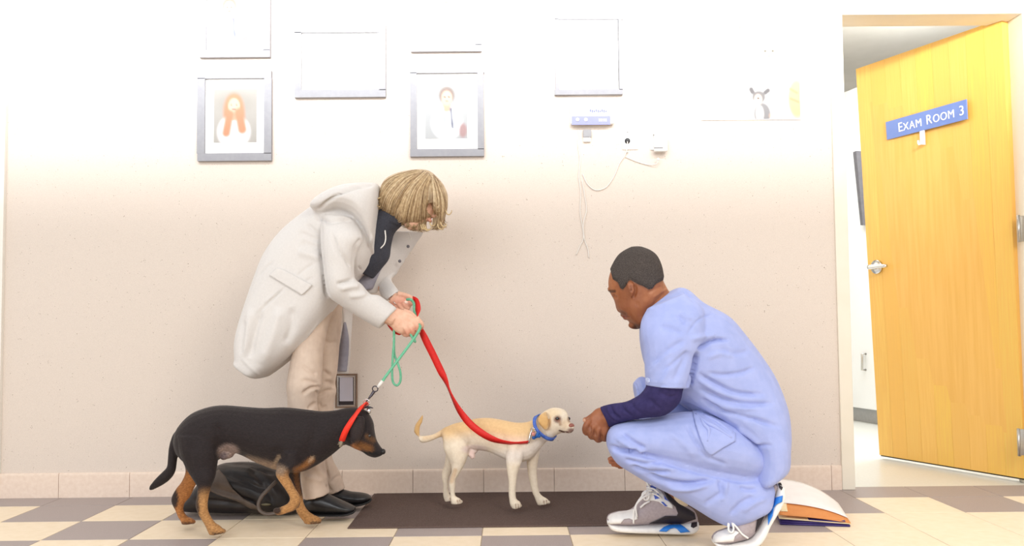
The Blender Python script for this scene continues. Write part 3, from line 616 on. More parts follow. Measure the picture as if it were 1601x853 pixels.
for s in (-1, 1): part('eye', ellipsoid(P(683, 319, HY+s*.034), (.010, .008, .008)), M_eye, woman)
# --- dark jumper
M_navyknit = mat('slate_knit', (72, 74, 84), .85, rgb2=(64, 66, 76), nscale=160, bump=.4, bscale=500, spec=.2)
jump = loft([(592, 314, 626, 349, WY-.01, .056), (588, 322, 629, 352, WY-.01, .064), (578, 340, 617, 365, WY+.02, .10), (566, 355, 612, 384, WY+.02, .11), (552, 375, 609, 404, WY+.02, .11), (540, 392, 597, 420, WY+.02, .10), (528, 405, 584, 436, WY+.03, .08)])
jV, jF = voxel([jump, loft([(590, 316, 629, 351, WY-.01, .066), (599, 314, 636, 352, WY-.01, .062), (604, 316, 638, 355, WY-.01, .056)])], .005, 3)
jV = sculpt(jV, jF, [([(597, 332), (612, 350), (632, 357)], 2.5, .004), ([(600, 360), (603, 385), (596, 410)], 4, .006), ([(592, 350), (596, 380)], 3, .005)])
part('jumper', (jV, jF), M_navyknit, woman)
# --- trousers
M_khaki = mat('beige_cotton', (211, 191, 174), .8, rgb2=(203, 182, 165), nscale=35, bump=.25, bscale=420, spec=.25, sheen=.1)
tn = loft([(480, 440, 528, 452, WY+.01, .06), (468, 470, 522, 480, WY-.01, .065), (460, 500, 514, 508, WY-.03, .07), (458, 540, 507, 542, WY-.055, .07), (450, 585, 504, 586, WY-.09, .072), (447.5, 604, 503.5, 604, WY-.10, .074), (449, 620, 496, 621, WY-.10, .07), (451, 650, 499, 650, WY-.10, .068), (458, 690, 504, 690, WY-.10, .066), (466, 725, 509, 724, WY-.10, .066), (472, 755, 513, 755, WY-.10, .068), (474, 779, 516, 770.5, WY-.10, .07)])
tf_ = loft([(490, 444, 536, 452, WY+.04, .10), (484, 470, 536, 478, WY+.06, .11), (488, 500, 534, 505, WY+.09, .09), (490, 540, 531, 541, WY+.10, .08), (490, 575, 528, 576, WY+.10, .07), (488, 598, 524.5, 598, WY+.10, .066), (487, 612, 526, 611, WY+.10, .064), (486, 630, 522.5, 630, WY+.10, .06), (490, 660, 523, 660, WY+.10, .058), (494, 700, 521, 698, WY+.10, .055), (496, 718, 520, 717, WY+.10, .054), (504, 745, 533, 742, WY+.10, .056), (512, 772, 540, 763, WY+.10, .056)])
pV, pF = voxel([tn, tf_], .0052, 2)
pV = sculpt(pV, pF, [([(470, 594), (484, 595), (500, 600)], 2.6, .006), ([(472, 616), (486, 607), (503, 604)], 2.8, .009), ([(470, 570), (486, 580), (496, 585)], 3, .005), ([(481, 640), (490, 632), (497, 630)], 2.5, .006), ([(498, 620), (494, 610)], 2, .004),
  ([(505, 578), (514, 585), (519, 586)], 2.5, .006), ([(506, 597), (518, 598), (524, 606)], 2.6, .007), ([(498, 618), (510, 611), (525, 609)], 2.8, .009), ([(498, 628), (504, 637), (512, 634)], 2.5, .005), ([(506, 531), (516, 536), (528, 534)], 3, .004),
  ([(476, 742), (490, 748), (505, 752)], 4, -.005), ([(486, 715), (498, 735), (512, 752)], 4, -.006), ([(508, 706), (511, 730), (514, 752)], 1.8, .007), ([(510, 757), (518, 768)], 2, .006), ([(516, 755), (526, 746), (532, 742)], 2.5, .005), ([(470, 500), (480, 530), (476, 560)], 4, .004)], 1.5)
part('trousers', (pV, pF), M_khaki, woman)
# --- coat: body, sleeves, hood, open front panel
M_coat = mat('pale_grey_wool', (218, 214, 211), .85, rgb2=(214, 210, 207), nscale=140, bump=.2, bscale=650, spec=.2, sheen=.25)
M_lining = mat('grey_lining', (150, 148, 160), .5, rgb2=(140, 138, 150), nscale=60)
cbody = loft([(588, 288, 594, 322, WY, .06), (560, 291, 588, 364, WY, .14), (520, 306, 588, 403, WY, .18), (478, 333, 560, 441, WY, .185), (443, 362, 548, 452, WY, .195), (418, 396, 535, 472, WY, .20), (403, 430, 530, 478, WY-.01, .19), (390, 466, 513, 501, WY-.02, .18), (378, 502, 487, 533, WY-.03, .17), (371, 531, 460, 559, WY-.03, .165), (371, 556, 436, 580, WY-.03, .16), (372, 562, 416, 593, WY-.03, .155), (380, 566, 412, 588, WY-.03, .138), (384, 548, 430, 568, WY-.03, .138), (392, 522, 450, 548, WY-.03, .14), (404, 490, 472, 522, WY-.02, .15), (416, 462, 494, 490, WY-.01, .15)], n=40, e=.6)
sleeve = loft([(504, 336, 556, 342, AY+.05, .07), (501, 362, 568, 372, AY+.01, .078), (502, 390, 558, 394, AY, .074), (505, 415, 554, 414, AY, .068), (508, 440, 555, 434, AY, .066), (513, 462, 566, 444, AY+.01, .064), (530, 476, 579, 459, AY+.03, .06), (555, 492, 592, 461, AY+.045, .056), (578, 506, 607, 471, AY+.06, .053), (593, 514, 621, 482, AY+.07, .05)])
sleeve_f = loft([(575, 350, 620, 365, WY+.20, .07), (588, 400, 628, 405, WY+.21, .06), (590, 430, 622, 425, WY+.17, .055), (592, 452, 612, 436, WY+.12, .045), (598, 466, 618, 447, WY+.06, .04), (605, 470, 624, 455, WY+.03, .037)])
hood = loft([(492, 323, 493, 331, WY-.10, .10), (498, 312, 500, 340, WY-.08, .155), (513, 300, 516, 345, WY-.06, .19), (535, 290, 540, 342, WY-.05, .215), (560, 286, 560, 350, WY-.05, .22), (580, 286, 574, 368, WY-.05, .21), (592, 288, 582, 388, WY-.05, .18), (595, 300, 586, 398, WY-.05, .15)])
cV, cF = voxel([cbody, sleeve, hood], .0055, 3)
cV = sculpt(cV, cF, [
  ([(492, 327), (500, 325), (512, 315), (533, 301), (559, 292), (590, 288)], 2.4, .012), ([(493, 331), (499, 341), (513, 346.5), (538, 343), (553, 346)], 3.0, .009),
  ([(503, 347), (501, 380), (505, 420), (509, 452), (514, 466)], 2.4, .014), ([(524, 474), (552, 491), (594, 516)], 1.5, .003), ([(556, 436), (553.5, 414), (555, 390), (561, 378), (566, 374)], 2.6, .007), ([(517, 360), (528, 390), (541, 405), (550, 418)], 3, .007),
  ([(526, 444), (538, 441), (553, 435)], 2.4, .012), ([(530, 452), (548, 448), (562, 447)], 4, -.006), ([(545, 462), (560, 462), (574, 458)], 4, -.005), 
  ([(480, 350), (492, 361), (502, 369)], 3, .007), ([(466, 362), (484, 370), (502, 376)], 4, .005), ([(464, 392), (484, 398), (504, 404)], 6, -.006), ([(470, 378), (490, 384), (503, 390)], 4, .004), ([(464, 432), (478, 420), (492, 411)], 1.6, .003), ([(476, 441), (488, 434)], 1.4, .003),
  ([(403, 434), (416, 418), (428, 408)], 1.6, .003), ([(402, 492), (413, 479), (430, 463), (446, 448)], 1.8, .005), ([(413, 474), (430, 460), (444, 448)], 1.6, -.003), ([(383, 500), (380, 525), (377, 556)], 4, .005), ([(408, 485), (398, 520), (390, 560)], 5, .009), ([(440, 480), (428, 520), (408, 570)], 9, -.010), ([(455, 480), (456, 510), (446, 540)], 7, .008), ([(392, 480), (386, 520), (381, 560)], 5, -.006), ([(474, 566-2), (440, 570)], 3, 0), ([(376, 558), (390, 572), (407, 588)], 2, -.003),
  ([(586, 360), (580, 376), (584, 400)], 2.2, -.005), ([(560, 432), (572, 418), (586, 402)], 2.4, -.005), ([(505, 493), (480, 526), (450, 559), (418, 589)], 1.8, -.004), ([(561, 416), (564, 422)], 1.2, .005, 1)], 1.5)
coat = part('coat', (cV, cF), M_coat, woman)
fV, fF = voxel([sleeve_f], .005, 2); part('far_sleeve', (fV, fF), M_coat, coat)
# far front panel hanging open, and the tail of the coat behind the legs
def slab(poly, Ys, th):
    A = [P(x, y, Y) for (x, y), Y in zip(poly, Ys)]; return prism(A, (0, th, 0))
panel = loft([(612, 361, 664, 362, WY+.15, .012, -.03), (609, 380, 652, 380, WY+.14, .013, -.045), (604, 400, 638, 400, WY+.13, .013, -.05), (596, 416, 628, 416, WY+.12, .013, -.05), (584, 432, 614, 432, WY+.10, .013, -.04), (574, 446, 599, 446, WY+.09, .012, -.04), (570, 458, 588, 459, WY+.08, .010, -.03)], n=20)
qV, qF = voxel([panel], .0045, 2); part('open_front', (qV, qF), M_coat, coat)
lin_ = loft([(589, 386, 611, 392, WY+.10, .02), (575, 408, 606, 404, WY+.07, .025), (556, 440, 595, 424, WY+.05, .03), (560, 455, 583, 452, WY+.05, .03)], n=16)
qV, qF = voxel([lin_], .005, 2); part('lining', (qV, qF), M_lining, coat)
tl = loft([(534, 480, 552, 484, WY+.20, .02, -.02), (536, 505, 551, 504, WY+.205, .02, -.02), (533, 530, 549, 530, WY+.21, .02, -.02), (528, 556, 548, 556, WY+.21, .02, -.02), (526, 583, 545, 584, WY+.21, .02, -.02)], n=18)
qV, qF = voxel([tl], .0045, 2); part('coat_tail', (qV, qF), M_coat, coat)
tl2 = loft([(537, 503, 541, 503, WY+.175, .012), (533, 525, 546, 530, WY+.178, .012), (528, 556, 545, 556, WY+.18, .012), (527, 580, 542.5, 581, WY+.18, .012)], n=14)
part('tail_lining', voxel([tl2], .004, 2), M_lining, coat)
cbv = bvh_of(cV, cF)
part('pocket_flap', drape([(421, 430), (433, 418), (445, 422), (488, 445.5), (481, 453), (474, 459.5), (471, 460.5)], cbv, .007, 2.5), M_coat, coat)
for (x, y), bv in (((638, 385), None), ((625, 408), None)):
    part('button', tube([P(x, y, WY+.105), P(x, y, WY+.099)], .0065, 14, 1), mat('grey_button', (120, 116, 122), .4, rgb2=(110, 106, 112)), coat)
M_cord = mat('white_cord', (236, 232, 226), .6, rgb2=(228, 224, 218), nscale=60)
part('drawstring', tube(pts3([(602, 360, WY-.15), (603, 372, WY-.158), (601, 381, WY-.16), (595, 388, WY-.158)]), .0022, 8, 5), M_cord, coat)
part('drawstring', tube(pts3([(639, 364, WY+.10), (642, 370, WY+.098), (642, 374, WY+.098)]), .002, 8, 4), M_cord, coat)
# --- shoes
M_bleather = mat('black_leather', (26, 26, 28), .32, rgb2=(36, 35, 37), nscale=60, bump=.1, bscale=120, spec=.5)
M_bsole = mat('black_rubber_sole', (22, 21, 22), .6, rgb2=(28, 27, 28), nscale=80)
def loafer(st, sole, Y):
    s = part('shoe', voxel([loft(st, fit=False)], .004, 2), M_bleather, woman)
    part('sole', voxel([loft(sole, e=.7, fit=False)], .004, 1), M_bsole, s); return s
ny = WY-.10
loafer([(476, 776, 477, 800, ny, .034), (486, 770, 488, 802, ny, .040), (502, 768, 504, 803, ny, .042), (518, 774, 520, 803, ny, .044), (534, 782, 536, 802, ny, .047), (547, 788, 548, 801, ny, .042), (555, 792, 555, 798.5, ny, .024)],
       [(475, 799, 475, 804.5, ny, .03), (488, 800, 488, 805, ny, .040), (510, 801, 510, 805, ny, .040), (535, 800, 536, 804.5, ny, .049), (550, 797.5, 551, 802, ny, .042), (556, 796, 557, 798.5, ny, .02)], ny)
fy = WY+.10
loafer([(506, 762, 506, 782, fy, .034), (518, 760, 520, 785, fy, .038), (534, 764, 538, 787, fy, .041), (549, 768, 552, 787, fy, .043), (563, 769.5, 566, 786, fy, .045), (574, 772, 575, 783, fy, .036), (580, 776, 580, 780, fy, .018)],
       [(505, 781, 505, 786, fy, .03), (520, 784, 520, 788.5, fy, .038), (540, 786, 541, 790, fy, .042), (560, 785, 562, 789, fy, .046), (575, 781.5, 576, 785.5, fy, .036), (581, 778.5, 582, 781, fy, .016)], fy)
# --- hair: a shell and many locks
M_hair = mat('ash_blonde_hair', (176, 146, 104), .5, attr='strand', rgb2=(225, 222, 218), nscale=90, spec=.35)
hs = loft([(594, 305, 592, 322, HY, .05), (600, 284, 600, 334, HY, .082), (614, 273, 612, 342, HY, .096), (634, 267, 630, 350, HY, .102), (655, 264.5, 644, 352, HY, .104), (672, 267, 654, 352, HY, .10), (686, 279, 666, 345, HY, .092), (695, 291, 680, 340, HY, .080), (700, 305, 688, 350, HY, .066), (700, 322, 690, 352, HY, .045)], n=28)
hV, hF = voxel([hs], .0045, 3)
pm = PX(hV)
# the opening in front of the face
N_ = vnormals(hV, hF)
hV = sculpt(hV, hF, [([(672, 318), (674, 328), (670, 336)], 5, .034), ([(678, 332), (682, 345)], 4, .03), ([(613, 280), (600, 300), (598, 318)], 3, .006), ([(634, 275), (616, 300), (610, 328)], 3, .007), ([(655, 274), (634, 305), (628, 338)], 3, .007), ([(668, 276), (652, 305), (646, 345)], 3, .007), ([(676, 282), (664, 300), (660, 340)], 3, .006), ([(684, 286), (690, 310), (688, 340)], 3, .006)])
hair = part('hair', (hV, hF), M_hair, woman)
def strand_col(V):
    p = PX(V); k = .5+.5*np.sin(p[:, 0]*.9+p[:, 1]*.35+3*np.sin(p[:, 0]*.23)); c = np.tile(np.array(lin((190, 164, 128))), (len(p), 1)); c = mixc(c, k*.6, (216, 194, 158)); c = mixc(c, blob(p, 676, 320, 9, 20)*.6, (120, 96, 76)); return c  # last blob paints the shade of the face opening into the hair colour
paint(hair, 'strand', hV, strand_col)
M_curl = mat('blonde_curl', (206, 182, 138), .5, rgb2=(180, 152, 110), nscale=120)
hbv = bvh_of(hV, hF)
rng = random.Random(3)
locks = [[], []]
guides = [[(655, 268), (628, 276), (606, 296), (594, 322)], [(660, 268), (634, 284), (614, 310), (604, 334)], [(664, 269), (640, 292), (626, 320), (618, 342)], [(668, 271), (648, 296), (638, 325), (634, 349)], [(671, 273), (656, 298), (650, 328), (646, 354)],
          [(673, 275), (664, 296), (660, 325), (657, 356)], [(676, 274), (683, 290), (690, 315), (689, 350)], [(678, 276), (690, 292), (697, 318), (694, 345)], [(650, 267), (618, 276), (600, 288), (592, 306)], [(676, 277), (681, 296), (684, 320), (683, 352)]]
LV, LF, LC = [], [], []
order = [8, 0, 1, 2, 3, 4, 5, 9, 6, 7]
for i in range(760):
    j = rng.randrange(len(order)-1); a = rng.random()
    if order[j] == 5: a = rng.choice((rng.random()*.35, 1-rng.random()*.25))
    g = np.array(guides[order[j]])*(1-a)+np.array(guides[order[j+1]])*a
    g = g+np.array([rng.uniform(-1.5, 1.5), rng.uniform(-2, 2)]); pl = crom(g, 6); cut = rng.randrange(0, 5); pl = pl[cut if rng.random() < .6 else 0:]
    ph, am = rng.random()*6, rng.uniform(.3, 1.1); t = np.linspace(0, 1, len(pl)); pl = pl+np.stack([am*t*np.sin(ph+t*7), np.zeros(len(pl))], 1)
    pts = []; off = .0012+rng.random()*.0035
    for x, y in pl:
        q = hit(hbv, x, y, off)
        if q is None:
            if not pts: continue
            q = P(x, y, pts[-1][1]+.002)
        pts.append(q)
    if len(pts) < 6: continue
    sw = rng.uniform(-.012, .012); d = pts[-1]-pts[-3]
    for k in (1, 2, 3): pts.append(pts[-1]+d*.3+np.array([sw*k*.33, rng.uniform(-.002, .002), .0015*k]))
    r = rng.uniform(.0011, .0027); rad = r*np.sin(np.linspace(.6, math.pi-.08, len(pts)))**.7
    V, F = tube(pts, rad, 5, 2); n = len(LV)
    col = np.array(lin(rng.choice([(184, 156, 118), (202, 176, 138), (220, 198, 164), (160, 132, 98), (210, 184, 144), (140, 114, 84)])))
    LV += list(V); LF += [[q+n for q in f] for f in F]; LC += [col]*len(V)
lk = part('hair_locks', (LV, LF), M_hair, hair); lk['kind'] = 'stuff'
a_ = lk.data.color_attributes.new('strand', 'FLOAT_COLOR', 'POINT'); cc = np.ones((len(LV), 4), np.float32); cc[:, :3] = np.array(LC); a_.data.foreach_set('color', cc.ravel())
part('curl', join(tube(pts3([(695, 325, HY-.04), (699, 334, HY-.045), (703, 335, HY-.045), (706, 331, HY-.045), (706, 328, HY-.045)]), [.003, .0025, .0022, .0018, .001], 6, 4)), M_curl, hair)
part('curl', tube(pts3([(596, 308, HY-.08), (590, 311, HY-.085), (588, 317, HY-.085), (591, 322, HY-.08), (595, 323, HY-.075)]), [.003, .003, .0028, .0022, .001], 6, 4), M_curl, hair)
for cx, cy, k in ((661, 350, 1.0), (664, 351, .8), (658, 351, .7), (672, 347, .6), (684, 350, .8), (689, 347, .7)):
    part('curl', tube(pts3([(cx, cy, HY-.06), (cx+2*k, cy+7*k, HY-.062), (cx+7*k, cy+10*k, HY-.06), (cx+12*k, cy+8*k, HY-.058), (cx+13*k, cy+3*k, HY-.056)]), [.0024, .0028, .0026, .002, .0006], 6, 5), M_curl, hair)
part('ring', ring3(P(617.5, 474, hf-.02), .0092, .0014, (1, .2, .9)), M_chrome, wb)
# ------------------------------------------------------------------ crouching man in scrubs
MY = 3.12
man = thing('person', 'person in blue scrubs crouching and holding out a closed hand to the small dog', 'person', PZ(1080, 835, 0))
M_skin_m = mat('brown_skin', (150, 94, 62), .45, attr='tone', rgb2=(240, 232, 228), nscale=60, bump=.12, bscale=220, spec=.4)
HM = MY+.02
skull = loft([(987, 387.8, 1003, 387.8, HM, .024, .0), (976, 393.5, 1016, 393, HM, .046, .005), (966.5, 401.5, 1026, 401.5, HM, .062, .01), (957, 418, 1033, 417, HM, .072, .014), (951.5, 434, 1036.5, 436, HM, .075, .016), (951, 447, 1038, 449, HM, .075, .018), (953.5, 457, 1036, 461, HM, .073, .022), (959.5, 468, 1026, 474, HM, .069, .026), (963.5, 480, 1016, 484, HM, .064, .026), (970, 489, 1010, 493, HM, .056, .024), (978, 498, 1008, 501, HM, .048, .022), (988, 506, 1007, 508, HM, .038, .018), (996, 512.5, 1005, 512, HM, .024, .01)], n=30)
fx = .066
facebits = [tube(pts3([(962, 463, HM+fx), (965.5, 474, HM+fx+.002), (969.5, 483, HM+fx+.004), (975, 486, HM+fx)]), [.0075, .009, .0115, .010], 12, 3),
            tube(pts3([(955, 451, HM+.01), (954.8, 452, HM+.045), (957, 452, HM+.08)]), [.009, .011, .009], 10, 3),
            tube(pts3([(976, 493, HM+.02), (973.5, 491.5, HM+.045), (976, 492.5, HM+.068)]), [.007, .0085, .007], 10, 3), tube(pts3([(980, 497, HM+.02), (977.5, 496, HM+.045), (980, 497, HM+.066)]), [.007, .0085, .007], 10, 3),
            ellipsoid(P(994, 508, HM+.03), (.026, .028, .014))]
earp = [(981, 441), (985, 438.5), (989.5, 442), (992, 450), (991.5, 459), (988, 463.5), (985, 461.5), (982.5, 454)]
earA = loft([(979.5, 443, 985, 438.5, HM-.068, .006), (981, 448, 991, 444, HM-.076, .009), (983, 456, 992, 455, HM-.078, .009), (985, 461.5, 989.5, 462, HM-.072, .007), (986, 465, 988, 465, HM-.068, .004)], n=14)
earB = loft([(974, 445, 984, 443, HM+.078, .008), (976, 456, 985, 455, HM+.080, .008), (979, 464, 983, 464, HM+.074, .006)], n=12)
neck = loft([(980, 468, 1037, 438, HM, .060), (988, 482, 1042, 448, HM, .058), (998, 498, 1050, 460, HM-.0, .062), (1010, 515, 1068, 475, MY, .08), (1022, 530, 1085, 492, MY, .11)])
torso = loft([(1010, 510, 1064, 468, MY, .09), (1020, 535, 1090, 485, MY, .15), (1040, 572, 1128, 512, MY, .15), (1065, 608, 1160, 545, MY, .14), (1105, 625, 1185, 585, MY, .12), (1140, 640, 1205, 635, MY, .12), (1165, 680, 1210, 688, MY, .11), (1165, 710, 1203, 718, MY, .10)])
SYN = MY-.17
arm_n = limb([(1045, 500, SYN+.03, .05), (1042, 550, SYN, .046), (1042, 596, SYN, .038), (1036, 624, SYN+.01, .034), (1000, 639, SYN+.045, .026), (968, 648, SYN+.075, .020), (941, 654, SYN+.108, .024)])
arm_f = limb([(1040, 520, MY+.17, .05), (1035, 580, MY+.19, .045), (1030, 640, MY+.19, .040), (1000, 680, MY+.12, .032), (978, 705, MY+.08, .026)])
NK = MY-.10   # near knee depth
leg_n = limb([(1170, 712, MY-.08, .05), (1080, 695, NK, .05), (985, 687, NK, .04), (974, 697, NK, .036), (1040, 742, NK, .034), (1120, 776, NK, .03), (1180, 785, NK, .03), (1170, 815, NK, .026)])
leg_f = limb([(1160, 700, MY+.08, .05), (1090, 655, MY+.13, .062), (1028, 622, MY+.15, .052), (1030, 680, MY+.14, .048), (1045, 750, MY+.12, .034), (1052, 790, MY+.11, .034), (1040, 812, MY+.11, .030)])
hm = MY-.06
hand_n = [loft([(940, 636, 955, 668, hm, .024), (932, 638.5, 951, 676, hm, .024), (925, 645, 947, 681, hm-.002, .024), (919, 654, 938, 682, hm-.002, .022), (915, 662, 929, 679, hm, .018)], n=18),
  finger([(922, 656, hm-.012), (916, 667, hm-.014), (915.5, 674, hm-.002), (919, 676, hm+.016), (925, 670, hm+.026)], .0125, .0095),
  finger([(930, 664, hm-.016), (924, 675, hm-.016), (924, 681, hm-.004), (928, 682, hm+.014), (933, 676, hm+.024)], .0125, .0095),
  finger([(938, 668, hm-.016), (933, 681, hm-.014), (934, 686.5, hm-.002), (938, 686.5, hm+.014), (941, 679, hm+.022)], .012, .009),
  finger([(947, 668, hm-.012), (944, 681, hm-.010), (945, 685.5, hm+.002), (948, 685, hm+.014), (950, 678, hm+.02)], .011, .0085),
  finger([(936, 644, hm+.02), (925, 652, hm+.036), (918, 655.5, hm+.036), (912.5, 656.5, hm+.030)], .0135, .0085)]
hq = MY+.06
hand_f = [loft([(984, 700, 992, 712, hq, .02), (976, 705, 984, 722, hq, .022), (969, 713, 976, 728, hq, .018)], n=16),
  finger([(971, 718, hq-.018), (962, 716.5, hq-.022), (956, 716, hq-.02), (951, 718.5, hq-.016)], .0095, .007), finger([(972, 722, hq-.004), (963, 722, hq-.004), (957, 721, hq), (952, 722, hq+.004)], .0095, .0072),
  finger([(974, 726, hq+.01), (966, 727, hq+.012), (960, 725.5, hq+.016), (956, 726, hq+.02)], .009, .007), finger([(978, 727, hq+.022), (971, 729.5, hq+.026), (966, 729, hq+.03)], .008, .0065), finger([(978, 712, hq-.02), (972, 716, hq-.034), (966, 720, hq-.04)], .0105, .008)]
mV, mF = voxel([skull, neck, torso, arm_n, arm_f, leg_n, leg_f, earA, earB]+facebits+hand_n+hand_f, .0034, 2)
mV = sculpt(mV, mF, [([(958, 461), (961, 464), (966, 465)], 2.4, .005), ([(984, 443), (988, 449), (987, 457)], 1.8, .006), ([(992, 444), (994, 455), (990, 466)], 2, .005), ([(974, 494), (979, 495.5), (986, 496)], 1.1, .004, 1), ([(968, 487), (974, 488), (980, 492)], 1.6, .003),
  ([(996, 470), (1000, 485), (1002, 500)], 3, .003), ([(1012, 458), (1024, 452), (1036, 447)], 2.4, .003), ([(1020, 466), (1034, 456), (1044, 452)], 2, -.0025), ([(921, 662), (925, 674), (924, 680)], 1.3, .004, 1), ([(929, 670), (932, 682)], 1.3, .004, 1), ([(939, 672), (941, 685)], 1.3, .004, 1), ([(928, 650), (936, 664), (944, 672)], 3, .002)])
mb = part('body', (mV, mF), M_skin_m, man)
HL = [(955.5, 424), (958, 436), (966, 441), (970, 450), (974, 452), (979, 446), (982, 439), (986, 437), (991, 440), (998, 444), (1006, 447), (1014, 452), (1020, 451), (1026, 443), (1036, 438)]
def tone_m(V):
    p = PX(V); c = np.tile(np.array(lin((150, 92, 60))), (len(p), 1)); hq_ = np.interp(p[:, 0], [q[0] for q in HL], [q[1] for q in HL]); c = mixc(c, .8*(1-blend(p[:, 1]-hq_, -2, 4.5))*(p[:, 0] > 950)*(p[:, 0] < 1038)*(p[:, 1] > 380), (66, 50, 44))
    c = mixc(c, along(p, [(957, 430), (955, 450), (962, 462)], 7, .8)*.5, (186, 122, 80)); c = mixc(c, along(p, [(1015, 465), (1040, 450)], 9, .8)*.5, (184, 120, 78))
    c = mixc(c, along(p, [(994, 511), (999, 514), (1004, 508)], 5, .6)*.8, (54, 34, 26)); c = mixc(c, along(p, [(972, 489), (978, 491)], 3)*.6, (84, 52, 38)); c = mixc(c, blob(p, 977, 495, 4.5, 3), (140, 78, 62))
    c = mixc(c, along(p, [(953, 455), (961, 455)], 2.2)*.8, (60, 38, 28)); c = mixc(c, blob(p, 986, 452, 2.5, 6)*.5, (110, 62, 42))
    c = mixc(c, blob(p, 913, 656.5, 2.6, 2.6), (220, 176, 150)); c = mixc(c, along(p, [(916, 672), (928, 681), (948, 687)], 8, .6)*.6, (112, 68, 48)); c = mixc(c, along(p, [(951, 718), (960, 722)], 5, .6)*.6, (176, 112, 82)); return c
paint(mb, 'tone', mV, tone_m)
part('eye', ellipsoid(P(960.5, 462, HM+.026), (.008, .009, .007)), M_eye, man); part('eye', ellipsoid(P(961.5, 462, HM+.085), (.008, .009, .007)), M_eye, man)
# close cropped hair: a thin cap over the skull
mbv = bvh_of(mV, mF)
M_crop = mat('cropped_black_hair', (62, 56, 54), .9, rgb2=(96, 88, 84), nscale=420, bump=1.0, bscale=420, spec=.15)
hl = [(955.5, 424), (958, 436), (966, 441), (970, 450), (974, 452), (979, 446), (982, 439), (986, 437), (991, 440), (998, 444), (1006, 447), (1014, 452), (1020, 451), (1026, 443), (1036, 438)]
sel_p = PX(mV)
hy_ = np.interp(sel_p[:, 0], [q[0] for q in hl], [q[1] for q in hl])
near = (sel_p[:, 1] < hy_+1.5) & (sel_p[:, 1] > 380) & (sel_p[:, 0] > 945) & (sel_p[:, 0] < 1040) & (np.abs(mV[:, 1]-HM) < .105)
fm = near[mF].all(1); idx = np.unique(mF[fm]); mp = -np.ones(len(mV), int); mp[idx] = np.arange(len(idx)); Nn = vnormals(mV, mF)
F2 = mp[mF[fm]]; n2 = len(idx)
cnt = {}
for f in F2.tolist():
    for i in range(4): cnt[(f[i], f[(i+1) % 4])] = 1
rim = [[b, a, a+n2, b+n2] for a, b in cnt if (b, a) not in cnt]
edge = np.clip((hy_[idx]+1.5-sel_p[idx, 1])/7, 0, 1)[:, None]
V2 = np.vstack([mV[idx]+Nn[idx]*(-.0012+.0062*edge), mV[idx]-Nn[idx]*.004]); F3 = np.vstack([F2, F2[:, ::-1]+n2, np.array(rim)])
part('hair', (V2, F3), M_crop, man)
# --- scrub top
M_scrub = mat('sky_blue_cotton', (166, 177, 226), .8, rgb2=(158, 170, 221), nscale=30, bump=.25, bscale=420, spec=.2, sheen=.1)
top = loft([(1010, 484, 1047, 456, MY, .066), (1004, 496, 1062, 449, MY, .10), (1001, 512, 1076, 453, MY, .15), (1002, 540, 1098, 472, MY, .19), (1010, 575, 1137, 493, MY, .20), (1030, 606, 1163, 522, MY, .195), (1055, 627, 1190, 557, MY, .185), (1080, 645, 1212, 592, MY, .185), (1106, 660, 1228, 634, MY, .195), (1132, 676, 1234, 670, MY, .20), (1148, 695, 1234, 698, MY, .205), (1150, 722, 1232, 726, MY, .20), (1151, 744, 1212, 740, MY, .19), (1160, 750, 1196, 748, MY, .17)], n=26, e=.85)
slv = loft([(1012, 482, 1070, 458, SYN+.06, .06), (1002, 502, 1098, 480, SYN+.03, .082), (1001, 522, 1103, 512, SYN+.01, .086), (1006, 545, 1098, 540, SYN, .084), (1007, 565, 1088, 560, SYN, .082), (1008, 585, 1083, 583, SYN, .082), (1008.5, 602, 1077, 606, SYN, .083)], n=24)
slf = loft([(1030, 500, 1080, 480, MY+.17, .07), (1015, 540, 1085, 530, MY+.19, .08), (1015, 580, 1080, 575, MY+.19, .078), (1015, 600, 1075, 602, MY+.19, .078)])
sV, sF = voxel([top, slv, slf], .0052, 2)
sV = sculpt(sV, sF, [([(1090, 550), (1084, 580), (1076, 607)], 2.6, .02), ([(1091, 548), (1100, 540), (1115, 532), (1141, 531)], 2.4, .012), ([(1078, 530), (1100, 526), (1120, 524)], 4, -.006), ([(1074, 524), (1086, 505), (1102, 494), (1116, 490)], 1.4, .003),
  ([(1057, 492), (1066, 499), (1072, 508)], 2.2, .005), ([(1062, 488), (1072, 495), (1082, 500)], 2.2, -.004), ([(1020, 570), (1045, 548), (1072, 530)], 4, .005), ([(1012, 590), (1030, 565), (1052, 545)], 4, -.004), ([(1052, 600), (1066, 570), (1078, 548)], 5, .005), ([(1036, 580), (1060, 562), (1076, 548)], 3, .004), ([(1030, 604), (1044, 580), (1050, 560)], 4, -.003),
  ([(1014, 484), (1030, 471), (1048, 459)], 1.6, -.004), ([(1066, 451), (1076, 462), (1088, 474)], 1.8, .004), ([(1104, 582), (1130, 586), (1160, 582), (1180, 574)], 2.8, .006), ([(1090, 582), (1120, 600), (1155, 614), (1196, 616)], 3, .009), ([(1090, 592), (1120, 610), (1150, 622)], 3, -.005),
  ([(1092, 606), (1130, 624), (1170, 631), (1212, 630)], 3.2, .009), ([(1100, 620), (1140, 636), (1190, 640)], 3, -.004), ([(1096, 622), (1126, 640), (1170, 652), (1222, 668)], 3.2, .010), ([(1120, 634), (1150, 646), (1180, 652)], 3, -.005), ([(1150, 668), (1172, 680), (1192, 696)], 3.5, -.006), ([(1066, 628), (1100, 645), (1140, 666)], 2.4, .008), ([(1146, 688), (1175, 695), (1210, 696)], 2.4, .005), ([(1104, 560), (1126, 552), (1148, 556)], 4, -.004),
  ([(1030, 510), (1050, 514), (1068, 522)], 4, .004), ([(1120, 545), (1150, 552), (1172, 548)], 4, .004), ([(1009, 599), (1040, 602.5), (1076, 602)], 1.2, .0022, 1), ([(1151, 700), (1151, 742)], 1.6, .006, 1)], 1.6)
